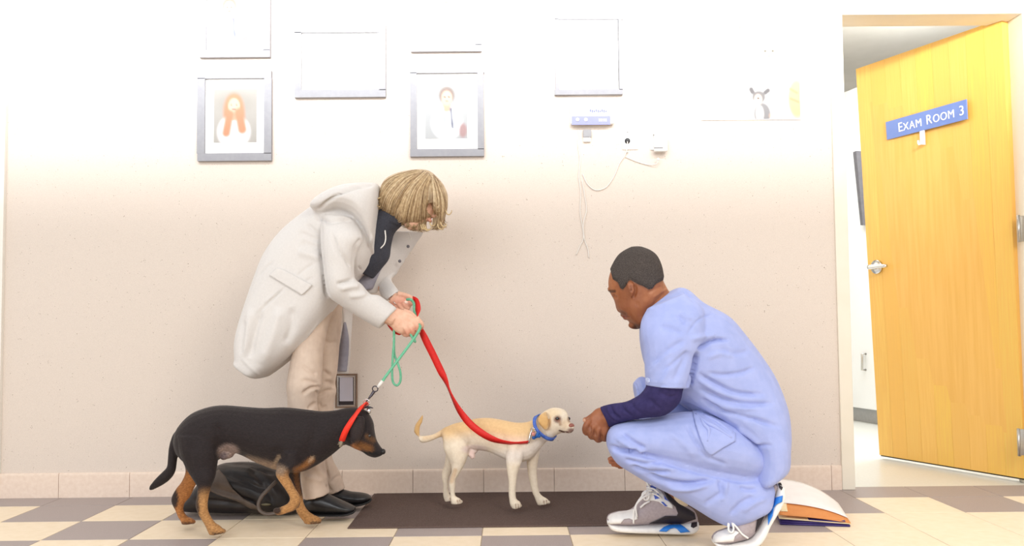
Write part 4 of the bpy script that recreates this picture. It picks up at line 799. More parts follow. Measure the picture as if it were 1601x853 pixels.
topo = part('scrub_top', (sV, sF), M_scrub, man)
sbv = bvh_of(sV, sF)
part('sleeve_emblem', drape([(1009, 591), (1012.5, 589.5), (1016, 592), (1016.5, 597), (1013, 598.5), (1010, 596.5)], sbv, .0012, 1.6), mat('pale_embroidery', (214, 222, 246), .7, rgb2=(170, 186, 240), nscale=260), topo)
# --- scrub trousers
thigh = loft([(948.5, 686, 950, 700, NK, .03), (951, 674, 957, 713, NK, .058), (960, 664, 972, 716, NK, .075), (982, 656.5, 996, 718, NK, .088), (1012, 653, 1026, 721, NK, .095), (1042, 647, 1060, 731, NK+.005, .10), (1075, 642, 1096, 739, NK+.01, .108), (1110, 645, 1128, 745, NK+.02, .118), (1145, 655, 1164, 751, NK+.035, .128), (1195, 690, 1196, 748, NK+.06, .11)], n=24)
calf = loft([(952, 690, 955, 712, NK, .055), (972, 680, 966, 726, NK, .075), (998, 688, 986, 739, NK, .085), (1030, 696, 1016, 757, NK, .085), (1064, 704, 1050, 774, NK, .08), (1098, 713, 1086, 795, NK, .076), (1130, 722, 1112, 811, NK, .074), (1166, 730, 1130, 820, NK, .074), (1195, 740, 1143, 823, NK, .074), (1209, 756, 1152, 821, NK, .072), (1210, 768, 1166, 816, NK, .068), (1206, 783, 1188, 804, NK, .06)], n=24)
farth = loft([(1160, 680, 1165, 735, MY+.10, .10), (1100, 640, 1100, 700, MY+.13, .095), (1040, 608, 1045, 665, MY+.15, .085), (1005, 588, 1015, 640, MY+.155, .07), (990, 598, 996, 630, MY+.155, .045)])
farsh = loft([(996, 592, 1050, 610, MY+.155, .06), (993, 620, 1052, 640, MY+.15, .068), (1003, 680, 1062, 680, MY+.14, .07), (1016, 730, 1070, 728, MY+.125, .062), (1022, 756, 1078, 766, MY+.115, .058)])
tV_, tF_ = voxel([thigh, calf, farth, farsh], .0052, 2)
tV_ = sculpt(tV_, tF_, [([(957, 704), (990, 708), (1020, 714), (1050, 726), (1085, 736), (1125, 745), (1160, 752), (1202, 749)], 3.2, .006), ([(950, 696), (975, 704), (1000, 703)], 3, .010), ([(970, 674), (990, 690), (1010, 702)], 3, .008), ([(960, 682), (985, 698), (1010, 706)], 3, -.006), ([(975, 718), (1005, 724), (1036, 722)], 3, .008), ([(985, 728), (1015, 738), (1050, 736)], 3.2, .009), ([(1005, 740), (1040, 752), (1080, 756), (1120, 748)], 4, .012), ([(1000, 716), (1030, 730), (1060, 734)], 3, -.005),
  ([(1040, 760), (1075, 764), (1110, 756)], 4, -.007), ([(1124, 748), (1128, 764), (1132, 780)], 3, .007), ([(1136, 750), (1134, 766), (1128, 784)], 3, -.005), ([(1140, 806), (1160, 786), (1180, 776)], 4, .006), ([(1100, 790), (1120, 776), (1128, 770)], 4, .005), ([(1160, 800), (1180, 786), (1200, 778)], 4, -.004), ([(1074, 664), (1084, 684), (1098, 704)], 2.4, .006), ([(1090, 700), (1110, 716), (1140, 728)], 3, .004), ([(1040, 672), (1066, 690), (1088, 716)], 5, -.004), ([(1156, 760), (1170, 765), (1184, 764)], 3, .006),
  ([(992, 596), (996, 612), (1002, 622)], 2, .006), ([(998, 590), (1004, 602), (1008, 616)], 2, -.004)], 1.6)
tro = part('scrub_trousers', (tV_, tF_), M_scrub, man)
tbv_ = bvh_of(np.vstack([sV, tV_]), np.vstack([sF, tF_+len(sV)]))
part('front_hem', drape([(1082, 641), (1092, 640), (1106, 646), (1128, 658), (1150, 676), (1150, 689), (1130, 700), (1112, 712), (1104, 706), (1096, 688), (1088, 664)], tbv_, .007, 3.0), M_scrub, topo)
# loose folds where the front of the top bunches over the thigh
for ln, r in (([(1088, 646), (1104, 660), (1120, 668), (1144, 684)], .007), ([(1094, 650), (1100, 662), (1108, 672), (1106, 690)], .006), ([(1100, 648), (1122, 660), (1146, 677)], .006)):
    q = [hit(tbv_, x, y, .008) for x, y in ln]
    if all(k is not None for k in q): part('fold', tube(q, [r*.5]+[r]*(len(q)-2)+[r*.4], 10, 5), M_scrub, topo)
# --- navy undershirt sleeves
M_navy = mat('navy_jersey', (56, 50, 96), .85, rgb2=(48, 43, 86), nscale=60, bump=.35, bscale=300, spec=.2)
us = loft([(1012, 590, 1072, 595, SYN, .066), (1009, 605, 1068, 609, SYN, .066), (1003, 613, 1062, 630, SYN+.005, .064), (1000, 616, 1040, 649, SYN+.015, .06), (992, 621, 1012, 653, SYN+.03, .056), (982, 626, 996, 655, SYN+.045, .05), (972, 628.5, 982, 658, SYN+.06, .047), (960, 630, 971, 661, SYN+.075, .045), (950, 632, 961, 664.5, SYN+.09, .043), (940, 635, 954, 668, SYN+.105, .041), (937.5, 637, 952, 668.5, SYN+.11, .037)], n=22)
uf = loft([(1012, 590, 1075, 596, MY+.19, .062), (1000, 630, 1056, 650, MY+.19, .056), (990, 670, 1020, 690, MY+.13, .044), (977, 697, 992, 712, MY+.075, .034)])
uV, uF = voxel([us, uf], .0046, 2)
uV = sculpt(uV, uF, [([(972, 628), (976, 640), (988, 650)], 1.8, .006), ([(954, 630), (958, 644), (970, 655)], 2, .008), ([(949, 632), (954, 646), (966, 658)], 2, -.005), ([(985, 625), (992, 638), (1004, 648)], 2.4, .004), ([(1012, 622), (1024, 632), (1034, 640)], 3, .004), ([(1030, 612), (1046, 620), (1060, 618)], 3, .005), ([(942, 636), (947, 652), (957, 665)], 1, .002, 1)])
part('undershirt_sleeves', (uV, uF), M_navy, man)
# --- trainers
M_sw, M_sg, M_sb, M_sl = mat('white_trainer_leather', (240, 238, 236), .45, rgb2=(232, 230, 228), nscale=60), mat('grey_suede', (176, 164, 168), .85, rgb2=(166, 154, 158), nscale=120), mat('black_trainer_leather', (34, 27, 34), .55, rgb2=(42, 34, 40), nscale=80), mat('bright_blue_rubber', (48, 132, 222), .4, rgb2=(42, 124, 216), nscale=40)
M_liner = mat('cobalt_lining', (84, 108, 200), .7, rgb2=(76, 98, 190), nscale=80); M_sock = mat('cream_sock', (240, 222, 190), .9, rgb2=(230, 210, 176), nscale=120)
FY = MY+.11
up1 = loft([(949.3, 809, 950, 819, FY, .027), (953.5, 803.5, 955, 820, FY, .043), (967, 799.3, 970, 820, FY, .051), (985, 797, 988, 820, FY, .052), (997, 786, 1003, 820, FY, .048), (1008, 768, 1022, 820, FY, .045), (1020, 757, 1042, 820, FY, .043), (1042, 766, 1064, 820, FY, .041), (1062, 782, 1078, 820, FY, .039), (1084, 796, 1088, 818, FY, .036), (1089, 806, 1090, 816, FY, .02)], n=24, fit=False)
u1V, u1F = voxel([up1], .004, 2)
sh1 = part('shoe', (u1V, u1F), M_sg, man)
so1 = loft([(949, 814, 950.5, 820, FY, .024), (952.5, 815.5, 955, 825.5, FY, .041), (965, 817.5, 968, 828.5, FY, .051), (990, 818.5, 992, 830, FY, .053), (1015, 818.5, 1016, 831, FY, .050), (1040, 818, 1041, 832, FY, .047), (1065, 817, 1066, 833, FY, .046), (1080, 813, 1082, 832, FY, .044), (1090, 811, 1090.5, 826, FY, .034)], n=24, e=.6, fit=False)
so1V = voxel([so1], .004, 1); s1 = part('sole', so1V, M_sw, sh1)
def on(target, poly, th, m, name, parent, step=2.2):
    o = drape(poly, target, th, step); return part(name, o, m, parent)
b1 = bvh_of(u1V, u1F); b1s = bvh_of(*so1V)
on(b1, [(948.8, 812), (951, 806), (955, 802.8), (967, 799.3), (980, 797.6), (990, 795), (995, 803), (997, 811), (991, 813), (984, 810), (976, 811), (970, 818), (949.5, 819)], .003, M_sw, 'toe_cap', sh1)
on(b1, [(1014, 818.5), (1030, 811), (1040, 806), (1058, 806), (1060, 802), (1056, 792), (1044, 780), (1036, 764), (1048, 772), (1064, 788), (1080, 797), (1086, 801), (1088, 811), (1068, 818)], .003, M_sb, 'heel_panel', sh1)
on(b1, [(1008, 768), (1014, 759), (1020, 758.5), (1033, 767), (1040, 776), (1052, 790), (1052, 795), (1040, 791), (1030, 784), (1020, 782), (1011, 783)], .003, M_sw, 'eyelet_panel', sh1)
on(b1, [(1022, 772), (1029, 771), (1033, 778), (1024, 780)], .005, M_liner, 'blue_inset', sh1, 1.5); on(b1, [(1033, 784), (1037, 784), (1044, 791), (1040, 791)], .005, M_liner, 'blue_inset', sh1, 1.5); on(b1, [(1038, 774), (1042, 779), (1047, 784), (1039, 780)], .005, M_liner, 'blue_inset', sh1, 1.5)
on(b1s, [(1030, 830), (1038, 823), (1046, 819.5), (1064, 819), (1070, 823), (1079, 831), (1064, 832.5), (1058, 826), (1054, 824.5), (1048, 826), (1042, 831)], .006, M_sl, 'blue_wedge', s1)
on(b1s, [(1081, 817), (1086, 814), (1090, 815), (1090, 822), (1084, 825), (1080, 823)], .003, M_sb, 'heel_badge', s1, 1.5)
part('tongue', voxel([loft([(1009, 748, 1022, 752, FY, .026), (1011, 757, 1028, 762, FY, .030), (1011, 768, 1028, 772, FY, .030)])], .004, 2), M_liner, sh1)
part('tongue_edge', tube(pts3([(1009.5, 747, FY-.024), (1013, 757, FY-.032), (1019, 768, FY-.034)]), .0045, 8, 3), M_sw, sh1)
part('sock', voxel([loft([(1040, 752, 1075, 770, FY, .034), (1042, 770, 1076, 788, FY, .034), (1044, 782, 1070, 798, FY, .030)])], .004, 2), M_sock, man)
def laces(pp, Yq, par, r=.0032):
    for l in pp: part('lace', tube(pts3([(x, y, Yq-d) for x, y, d in l]), r, 7, 4), M_sw, par)
laces([[(1020, 766, .048), (1008, 768, .050), (1004, 774, .052), (1009, 781, .053), (1014, 778, .052), (1014, 770, .050), (1010, 766, .049)], [(1012, 767, .05), (1003, 776, .054), (995, 788, .055), (991, 800, .055), (990.5, 818, .056)], [(1018, 770, .05), (1006, 777, .055), (998, 784, .056), (994, 792, .056), (996, 808, .056)], [(1016, 783, .046), (1008, 787, .05), (1001, 793, .05)],
       [(1011, 762, .03), (1022, 764, .045), (1030, 770, .046)], [(1013, 770, .04), (1024, 772, .048), (1034, 778, .048)], [(1015, 757, .03), (1025, 757, .042), (1030, 763, .044)]], FY, sh1)
# near trainer, on its toe with the heel up
RY = NK
up2 = loft([(1114.5, 838, 1115.5, 848, RY, .027), (1121, 831.5, 1123, 849, RY, .043), (1133, 827, 1137, 848, RY, .050), (1142, 822, 1152, 845, RY, .049), (1148, 808, 1172, 840, RY, .042), (1160, 795, 1186, 824, RY, .040), (1178, 780, 1200, 798, RY, .038), (1194, 764, 1209, 776, RY, .036), (1205, 752, 1216, 760, RY, .030)], n=24, fit=False)
u2V, u2F = voxel([up2], .004, 2); sh2 = part('shoe', (u2V, u2F), M_sg, man)
so2 = loft([(1114, 843, 1115, 848, RY, .025), (1118.5, 845, 1120, 852, RY, .042), (1134, 846.5, 1136, 856, RY, .050), (1152, 844.5, 1158, 857, RY, .050), (1170, 841.5, 1180, 852, RY, .049), (1180, 831, 1194, 837, RY, .047), (1190, 814, 1201, 820, RY, .046), (1200, 797, 1211, 803, RY, .045), (1207, 780, 1220, 788, RY, .045), (1211, 766, 1225, 773, RY, .044), (1211, 753, 1224, 759, RY, .034)], n=24, e=.65, fit=False)
so2V = voxel([so2], .004, 1); s2 = part('sole', so2V, M_sw, sh2)
b2 = bvh_of(u2V, u2F); b2s = bvh_of(*so2V)
on(b2, [(1114.2, 842), (1116, 836), (1122, 831), (1133, 827), (1142, 825), (1150, 829), (1156, 832), (1149, 838), (1147, 846), (1115, 848)], .003, M_sw, 'toe_cap', sh2)
on(b2, [(1181, 832), (1184, 812), (1186, 804), (1202, 790), (1206, 780), (1198, 800), (1190, 818)], .003, M_sb, 'heel_panel', sh2)
on(b2s, [(1201, 821), (1200, 800), (1204, 788), (1210, 778), (1224, 774), (1223, 784), (1214, 788), (1210, 793), (1208, 806)], .006, M_sl, 'blue_wedge', s2); on(b2s, [(1217, 754), (1221, 754), (1224, 762), (1222, 766), (1218, 762)], .003, M_sb, 'heel_badge', s2, 1.5)
laces([[(1140, 818, .04), (1139, 828, .047), (1144, 832, .048), (1147, 826, .047), (1145, 818, .044)], [(1144, 816, .042), (1152, 824, .046), (1160, 834, .047), (1170, 841, .05)], [(1139, 815, .036), (1138, 824, .044)]], RY, sh2)
# ------------------------------------------------------------------ things on the wall
def W(x, y, off=0.0): return P(x, y, YW-off)
def rect(x0, y0, x1, y1, off, th):
    """slab hung on the wall, its face th proud of off"""
    a, b = W(x0, y0), W(x1, y1); return box(a[0], b[0], YW-off-th, YW-off, b[2], a[2])
def print_sheet(name, x0, y0, x1, y1, off, fn, parent, res=2.0):
    """flat print: a thin sheet whose ink is a colour per point"""
    a, b = W(x0, y0), W(x1, y1); nx, ny = max(2, int(abs(x1-x0)/res)), max(2, int(abs(y1-y0)/res))
    u, v = np.meshgrid(np.linspace(0, 1, nx), np.linspace(0, 1, ny)); q = np.stack([x0+u.ravel()*(x1-x0), y0+v.ravel()*(y1-y0)], 1)
    V = np.stack([a[0]+u.ravel()*(b[0]-a[0]), np.full(nx*ny, YW-off), a[2]+v.ravel()*(b[2]-a[2])], 1)
    F = np.array([[j*nx+i, (j+1)*nx+i, (j+1)*nx+i+1, j*nx+i+1] for j in range(ny-1) for i in range(nx-1)])
    o = part(name, (V, F), M_print, parent)
    al = o.data.color_attributes.new('ink', 'FLOAT_COLOR', 'POINT'); c = np.ones((len(V), 4), np.float32); c[:, :3] = fn(q); al.data.foreach_set('color', c.ravel()); return o
M_print = mat('printed_paper', (235, 235, 232), .5, attr='ink', rgb2=(252, 252, 252), nscale=30)
M_gframe = mat('graphite_frame_wood', (150, 150, 155), .55, rgb2=(144, 144, 150), nscale=40, spec=.3)
M_glass = mat('picture_glass', (255, 255, 255), .03, spec=.5, trans=1.0)
def base_col(q, rgb): return np.tile(np.array(lin(rgb)), (len(q), 1))
def framed(name, label, x0, y0, x1, y1, bw, pic, fn, group=None, cat='picture'):
    t = thing(name, label, cat, W((x0+x1)/2, y1), group)
    part('frame', rect(x0, y0, x1, y0+bw, 0, .022), M_gframe, t, False); part('frame', rect(x0, y1-bw, x1, y1, 0, .022), M_gframe, t, False)
    part('frame', rect(x0, y0+bw, x0+bw, y1-bw, 0, .022), M_gframe, t, False); part('frame', rect(x1-bw, y0+bw, x1, y1-bw, 0, .022), M_gframe, t, False)
    part('mount', rect(x0+bw-1, y0+bw-1, x1-bw+1, y1-bw+1, .004, .006), M_mat_w, t, False)
    if pic: print_sheet('photograph', *pic, .0112, fn, t)
def portrait(cx, cy, s, hair, coat, bg, long_hair):
    def fn(q):
        c = base_col(q, bg)
        c = mixc(c, blob(q, cx+s*.2, cy-s*.3, s*2.2, s*1.2, .5)*.4, (bg[0]-26, bg[1]-26, bg[2]-30))
        if long_hair: c = mixc(c, blob(q, cx, cy+s*.9, s*1.25, s*2.2, .2), hair)
        c = mixc(c, blob(q, cx, cy+s*3.3, s*1.9, s*2.0, .15), coat); c = mixc(c, blob(q, cx, cy-s*.15, s*.95, s*1.05, .15), hair)
        c = mixc(c, along(q, [(cx, cy+s*.9), (cx, cy+s*1.5)], s*.45, .3), (206, 150, 126)); c = mixc(c, blob(q, cx, cy+s*.2, s*.68, s*.92, .15), (222, 170, 146))
        for e in (-.28, .28): c = mixc(c, blob(q, cx+e*s, cy+s*.05, s*.12, s*.08, .4), (80, 60, 54))
        c = mixc(c, blob(q, cx, cy+s*.62, s*.24, s*.08, .4), (176, 96, 90))
        if not long_hair:
            c = mixc(c, along(q, [(cx-s*.5, cy+s*1.5), (cx-s*.2, cy+s*3.6)], s*.12), (150, 156, 170)); c = mixc(c, along(q, [(cx+s*.5, cy+s*1.5), (cx+s*.7, cy+s*3.8)], s*.14), (96, 100, 116)); c = mixc(c, blob(q, cx+s*2.0, cy+s*4.2, s*.5, s*.9), (150, 120, 120))
        else: c = mixc(c, along(q, [(cx-s*.5, cy+s*1.2), (cx-s*.9, cy+s*3.4)], s*.5), hair); c = mixc(c, along(q, [(cx+s*.6, cy+s*1.0), (cx+s*1.0, cy+s*3.0)], s*.55), hair) if long_hair else c
        return c
    return fn
framed('framed_portrait', 'dark framed portrait with long reddish hair, lower of the two at left', 311, 113, 426, 252, 11, (336, 141, 402, 223), portrait(367, 164, 13, (176, 118, 84), (226, 222, 226), (150, 146, 140), True), 'framed portraits in pairs')
framed('framed_portrait', 'dark framed portrait of someone in a white coat, lower right of the certificate', 642, 105, 757, 245, 10.5, (665, 134, 731, 217), portrait(699, 152, 12.5, (120, 104, 96), (232, 233, 238), (158, 160, 162), False), 'framed portraits in pairs')
framed('framed_portrait', 'dark framed portrait cut off by the top edge, directly above the reddish haired one', 314, -48, 424, 91, 10.5, (336, -20, 400, 64), portrait(360, 12, 12, (120, 112, 104), (200, 204, 210), (190, 186, 176), False), 'framed portraits in pairs')
framed('framed_portrait', 'dark framed portrait cut off by the top edge, directly above the white coated one', 643, -56, 753, 82, 10, (664, -28, 730, 58), portrait(698, -4, 13, (150, 140, 128), (214, 216, 218), (206, 204, 198), True), 'framed portraits in pairs')
def cert(q):
    c = base_col(q, (247, 246, 240)); c = mixc(c, ((np.abs(q[:, 1]-62) < 1.6) & (np.abs(q[:, 0]-532) < 36)).astype(float)*.5, (120, 120, 130))
    for y, w in ((75, 20), (90, 34), (100, 30), (112, 14)): c = mixc(c, ((np.abs(q[:, 1]-y) < .9) & (np.abs(q[:, 0]-532) < w)).astype(float)*.35, (120, 124, 140))
    return c
framed('framed_certificate', 'wide framed certificate between the two pairs of portraits', 462, 42, 604, 153, 10.5, (476, 56, 590, 139), cert)
def grey_fig(q):
    c = base_col(q, (246, 246, 244)); c = mixc(c, along(q, [(926, 62), (916, 74), (906, 88), (900, 100)], 8, .4)*.55, (120, 122, 128)); return c
framed('framed_print', 'thin framed white print above the digital display', 867, 25, 973, 149, 7, (875, 33, 966, 142), grey_fig)
# poster
def poster_ink(q):
    c = base_col(q, (246, 245, 241))
    for x, col in ((1130, (206, 186, 160)), (1157, (216, 150, 110)), (1183, (150, 140, 132)), (1208, (220, 190, 140))): c = mixc(c, blob(q, x, 48, 8, 9, .3)*.8, col); c = mixc(c, blob(q, x, 44, 2.5, 2, .5)*.6, (90, 80, 76))
    for y in (92, 102, 112, 122, 132, 148, 158): c = mixc(c, ((np.abs(q[:, 1]-y) < 1.0) & (q[:, 0] > 1112) & (q[:, 0] < 1112+40+((y*7) % 19))).astype(float)*.3, (120, 130, 150))
    c = mixc(c, ((np.abs(q[:, 1]-171) < 1.8) & (np.abs(q[:, 0]-1142) < 16)).astype(float)*.7, (70, 90, 190))
    c = mixc(c, blob(q, 1203, 84, 17, 15, .25), (226, 206, 176)); c = mixc(c, along(q, [(1190, 76), (1188, 68)], 4), (214, 186, 150)); c = mixc(c, along(q, [(1216, 76), (1219, 68)], 4), (214, 186, 150))
    for x in (1197, 1209): c = mixc(c, blob(q, x, 81, 2.2, 2.0), (70, 66, 60))
    c = mixc(c, blob(q, 1203, 89, 2.2, 1.6), (190, 120, 110))
    c = mixc(c, blob(q, 1190, 178, 14, 18, .2), (120, 118, 120)); c = mixc(c, blob(q, 1185, 152, 11, 10, .2), (110, 106, 106)); c = mixc(c, along(q, [(1175, 144), (1173, 140)], 4), (86, 82, 84)); c = mixc(c, along(q, [(1196, 145), (1200, 142)], 4), (86, 82, 84)); c = mixc(c, blob(q, 1184, 156, 6, 8, .3), (232, 206, 186)); c = mixc(c, blob(q, 1186, 178, 6, 12, .3), (236, 230, 226)); c = mixc(c, blob(q, 1184, 154, 1.8, 1.5), (60, 50, 50))
    c = mixc(c, blob(q, 1246, 155, 16, 34, .3), (232, 168, 122)); c = mixc(c, along(q, [(1236, 140), (1246, 146)], 2)*.6, (190, 120, 84)); c = mixc(c, along(q, [(1236, 155), (1248, 160)], 2)*.6, (190, 120, 84)); c = mixc(c, blob(q, 1212, 181, 10, 6, .4)*.7, (226, 170, 140)); return c
po = thing('poster', 'large white poster of cats and dogs hung at the top left of the door', 'poster', W(1172, 187))
part('board', rect(1093, 10, 1252, 187, 0, .006), M_white_lam, po, False); print_sheet('print', 1094, 11, 1251, 186, .0066, poster_ink, po, 1.25)
# readout of the floor scale
rd = thing('scale_display', 'white wall display with a blue band and round buttons under the thin framed print', 'display', W(922, 203))
part('housing', box(W(889, 0)[0], W(956, 0)[0], YW-.032, YW, W(0, 203)[2], W(0, 168)[2], .004), M_white_lam, rd, False)
part('band', rect(893, 184, 953, 197, .032, .001), mat('blue_violet_panel', (140, 144, 206), .5, rgb2=(136, 140, 202)), rd, False)
part('screen', rect(902, 173, 917, 180.5, .032, .001), mat('grey_lcd', (176, 180, 172), .3, rgb2=(170, 174, 166)), rd, False)
for x in (903, 916): part('button', tube([W(x, 187, .032), W(x, 187, .036)], .0085, 18, 1), M_white_lam, rd)
M_ink = mat('slate_ink', (120, 126, 160), .6, rgb2=(114, 120, 154))
for i in range(9): part('mark', rect(921+i*3, 173.5+(i % 3)*.7, 923.2+i*3, 177.5+(i*2 % 3)*.5, .032, .0008), M_ink, rd, False)
for i in range(4): part('mark', rect(935+i*3.4, 188, 937.2+i*3.4, 192, .033, .0006), M_letter, rd, False)
cn = thing('wall_connector', 'small grey connector below the white wall display', 'connector', W(917, 222)); part('plug', rect(911.5, 204, 924, 215, 0, .02), mat('grey_plug', (150, 150, 154), .5, rgb2=(144, 144, 148)), cn, False); part('jack', rect(912, 215, 923, 222, 0, .014), M_white_lam, cn, False)
pl = thing('wall_plate', 'white wall plate with a round dark socket left of the adapter', 'plate', W(981, 243))
part('plate', box(W(969, 0)[0], W(993.5, 0)[0], YW-.006, YW, W(0, 242)[2], W(0, 202)[2], .002), M_white_lam, pl, False); part('socket', tube([W(981, 220, .005), W(981, 220, .013)], .012, 18, 1), mat('dark_socket', (60, 60, 62), .5, rgb2=(54, 54, 56)), pl)
for y in (206, 238): part('screw', tube([W(981, y, .005), W(981, y, .0075)], .003, 10, 1), M_chrome, pl)
ou = thing('power_outlet', 'white double power outlet with an adapter plugged in its lower half', 'outlet', W(1024, 243))
part('plate', box(W(1012.5, 0)[0], W(1035.5, 0)[0], YW-.006, YW, W(0, 243)[2], W(0, 201)[2], .002), M_white_lam, ou, False); rc = part('receptacle', tube([W(1024, 212, .005), W(1024, 212, .009)], .016, 20, 1), M_white, ou)
for x in (1021.5, 1026.5): part('slot', rect(x-.7, 209, x+.7, 213.5, .0088, .0008), mat('slot_dark', (90, 88, 86), .7, rgb2=(84, 82, 80)), rc, False)
ad = thing('power_adapter', 'white power adapter plugged in the lower half of the outlet', 'adapter', W(1027, 248))
part('case', box(W(1017, 0)[0], W(1037, 0)[0], YW-.046, YW-.010, W(0, 247.5)[2], W(0, 221)[2], .005), M_white_lam, ad, False); part('label', rect(1020, 233, 1034, 235, .046, .0006), mat('grey_print', (150, 148, 150), .6, rgb2=(144, 142, 144)), ad, False); part('strain_relief', tube(pts3([(1029, 247, YW-.026), (1029, 251, YW-.026)]), [.006, .004], 10, 1), M_white_lam, ad)
def cable(label, pts, r=.0022, m=None):
    V, F = tube(pts3(pts), r, 7, 6); o = part('cable', (V, F), m or M_cord, None, base=P(*pts[-1])); return tag(o, label, 'cable')
yc = YW-.006
cable('thin white cable hanging from the wall display down the wall in a fork, left strand', [(905, 203, yc), (904, 225, yc), (907, 250, yc), (905, 275, yc), (908, 300, yc), (907, 330, yc), (910, 350, yc), (912, 372, yc), (907, 384, yc), (901, 398, yc)])
cable('thin white cable right beside the forked one, ending a little lower and to the right', [(910, 282, yc), (914, 305, yc), (917, 328, yc), (912, 350, yc-.005), (914, 374, yc), (919, 388, yc), (921, 403, yc)])
cable('slack cable looping from the round wall socket toward the hanging cables', [(981, 221, YW-.014), (980, 234, YW-.012), (976, 244, YW-.010), (968, 256, yc), (960, 275, yc), (948, 292, yc), (932, 297, yc), (919, 288, yc), (911, 272, yc)])
cable('short white cable sagging from the power adapter over to the socket plate', [(1029, 250, YW-.026), (1026, 256, YW-.02), (1012, 257, yc), (995, 252, yc), (978, 245, yc)], .002)
# steel wall plate behind the walker
sp = thing('steel_wall_box', 'recessed steel box low on the wall behind the black dog and the trousers', 'wall box', W(541, 637))
def frame4(x0, y0, x1, y1, bw, off, th): return join(rect(x0, y0, x1, y0+bw, off, th), rect(x0, y1-bw, x1, y1, off, th), rect(x0, y0+bw, x0+bw, y1-bw, off, th), rect(x1-bw, y0+bw, x1, y1-bw, off, th))
M_bronze = mat('bronze_steel_edge', (150, 128, 112), .4, .8, rgb2=(140, 118, 102), nscale=60)
for q in ((524.5, 584, 559, 586.5), (524.5, 634.5, 559, 637), (524.5, 586.5, 527, 634.5), (556.5, 586.5, 559, 634.5)): part('flange', rect(*q, 0, .006), M_bronze, sp, False)
for q in ((527.5, 587, 556, 589), (527.5, 632.5, 556, 634.5), (527.5, 589, 530, 632.5), (553.5, 589, 556, 632.5)): part('rim', rect(*q, 0, .009), M_chrome, sp, False)
part('back_panel', rect(527, 587, 556.5, 634.5, 0, .0015), mat('dark_shadow_gap', (60, 52, 56), .5, .5, rgb2=(54, 48, 50)), sp, False); part('door_panel', box(W(531.5, 0)[0], W(552, 0)[0], YW-.005, YW-.0015, W(0, 632)[2], W(0, 590.5)[2], .0008), mat('satin_steel_door', (222, 222, 236), .3, .7, rgb2=(214, 214, 230), nscale=200, stretch=(1, 1, 20)), sp, False)

# ------------------------------------------------------------------ floor things
M_rub = mat('dark_ribbed_rubber', (108, 90, 83), .85, rgb2=(94, 78, 72), nscale=260, bump=.5, bscale=300, spec=.2)
ma = thing('rubber_mat', 'long dark rubber mat lying along the wall under the small dog', 'mat', (.26, 3.7, 0))
part('sheet', box(-.487, 1.0, 3.372, YW-.012, 0, .0055, .002), M_rub, ma, False)
ribs = []
for k in range(84):
    y = 3.385+k*.0077; ribs.append(box(-.475, .988, y, y+.004, .0055, .0068))
rb = part('ribs', join(*ribs), M_rub, ma, False); rb['kind'] = 'stuff'

M_bag = mat('black_soft_leather', (30, 27, 29), .42, rgb2=(44, 38, 38), nscale=20, bump=.5, bscale=30, spec=.4); M_bagb = mat('taupe_leather', (96, 82, 72), .5, rgb2=(78, 66, 58), nscale=18, bump=.4, bscale=40)
BY = 3.66
bag = thing('handbag', 'slumped black leather bag on the floor behind the black dog', 'bag', PZ(380, 800, 0))
bv = loft([(284, 784, 285, 797, BY, .04), (296, 775, 297, 799, BY, .085), (314, 752, 314, 800, BY, .105), (338, 727, 338, 800.5, BY, .115), (362, 722, 362, 801, BY, .12), (390, 722, 390, 801, BY, .12), (416, 727, 418, 801, BY, .12), (440, 738, 444, 801, BY, .11), (458, 756, 462, 801, BY, .09), (468, 780, 470, 800, BY, .05)], n=26, e=.8)
bV_, bF_ = voxel([bv], .006, 3); bV_ = sculpt(bV_, bF_, [([(345, 735), (380, 750), (420, 770)], 6, .012), ([(330, 760), (370, 775), (405, 790)], 5, .012), ([(390, 730), (410, 752), (430, 790)], 6, .01), ([(300, 782), (340, 784), (390, 792)], 4, .012), ([(352, 724), (392, 726), (430, 742)], 3, .012)])
part('body', (bV_, bF_), M_bag, bag); bbv = bvh_of(bV_, bF_)
part('trim', drape([(322, 764), (332, 742), (342, 733), (352, 744), (364, 764), (380, 778), (398, 788), (408, 797), (392, 795), (368, 782), (340, 773)], bbv, .006, 3.0), M_bagb, bag)
part('strap', tube(pts3([(432, 752, 3.50), (420, 764, 3.48), (409, 776, 3.47), (404, 788, 3.46), (407, 798, 3.45), (418, 803, 3.45), (432, 801, 3.45), (442, 798, 3.46)]), [.007]*8, 8, 5, .6), M_bagb, bag)
part('clasp', ellipsoid(hit(bbv, 416, 788, 0), (.02, .006, .006)), mat('dark_brass', (110, 104, 84), .4, .7, rgb2=(100, 94, 76)), bag)

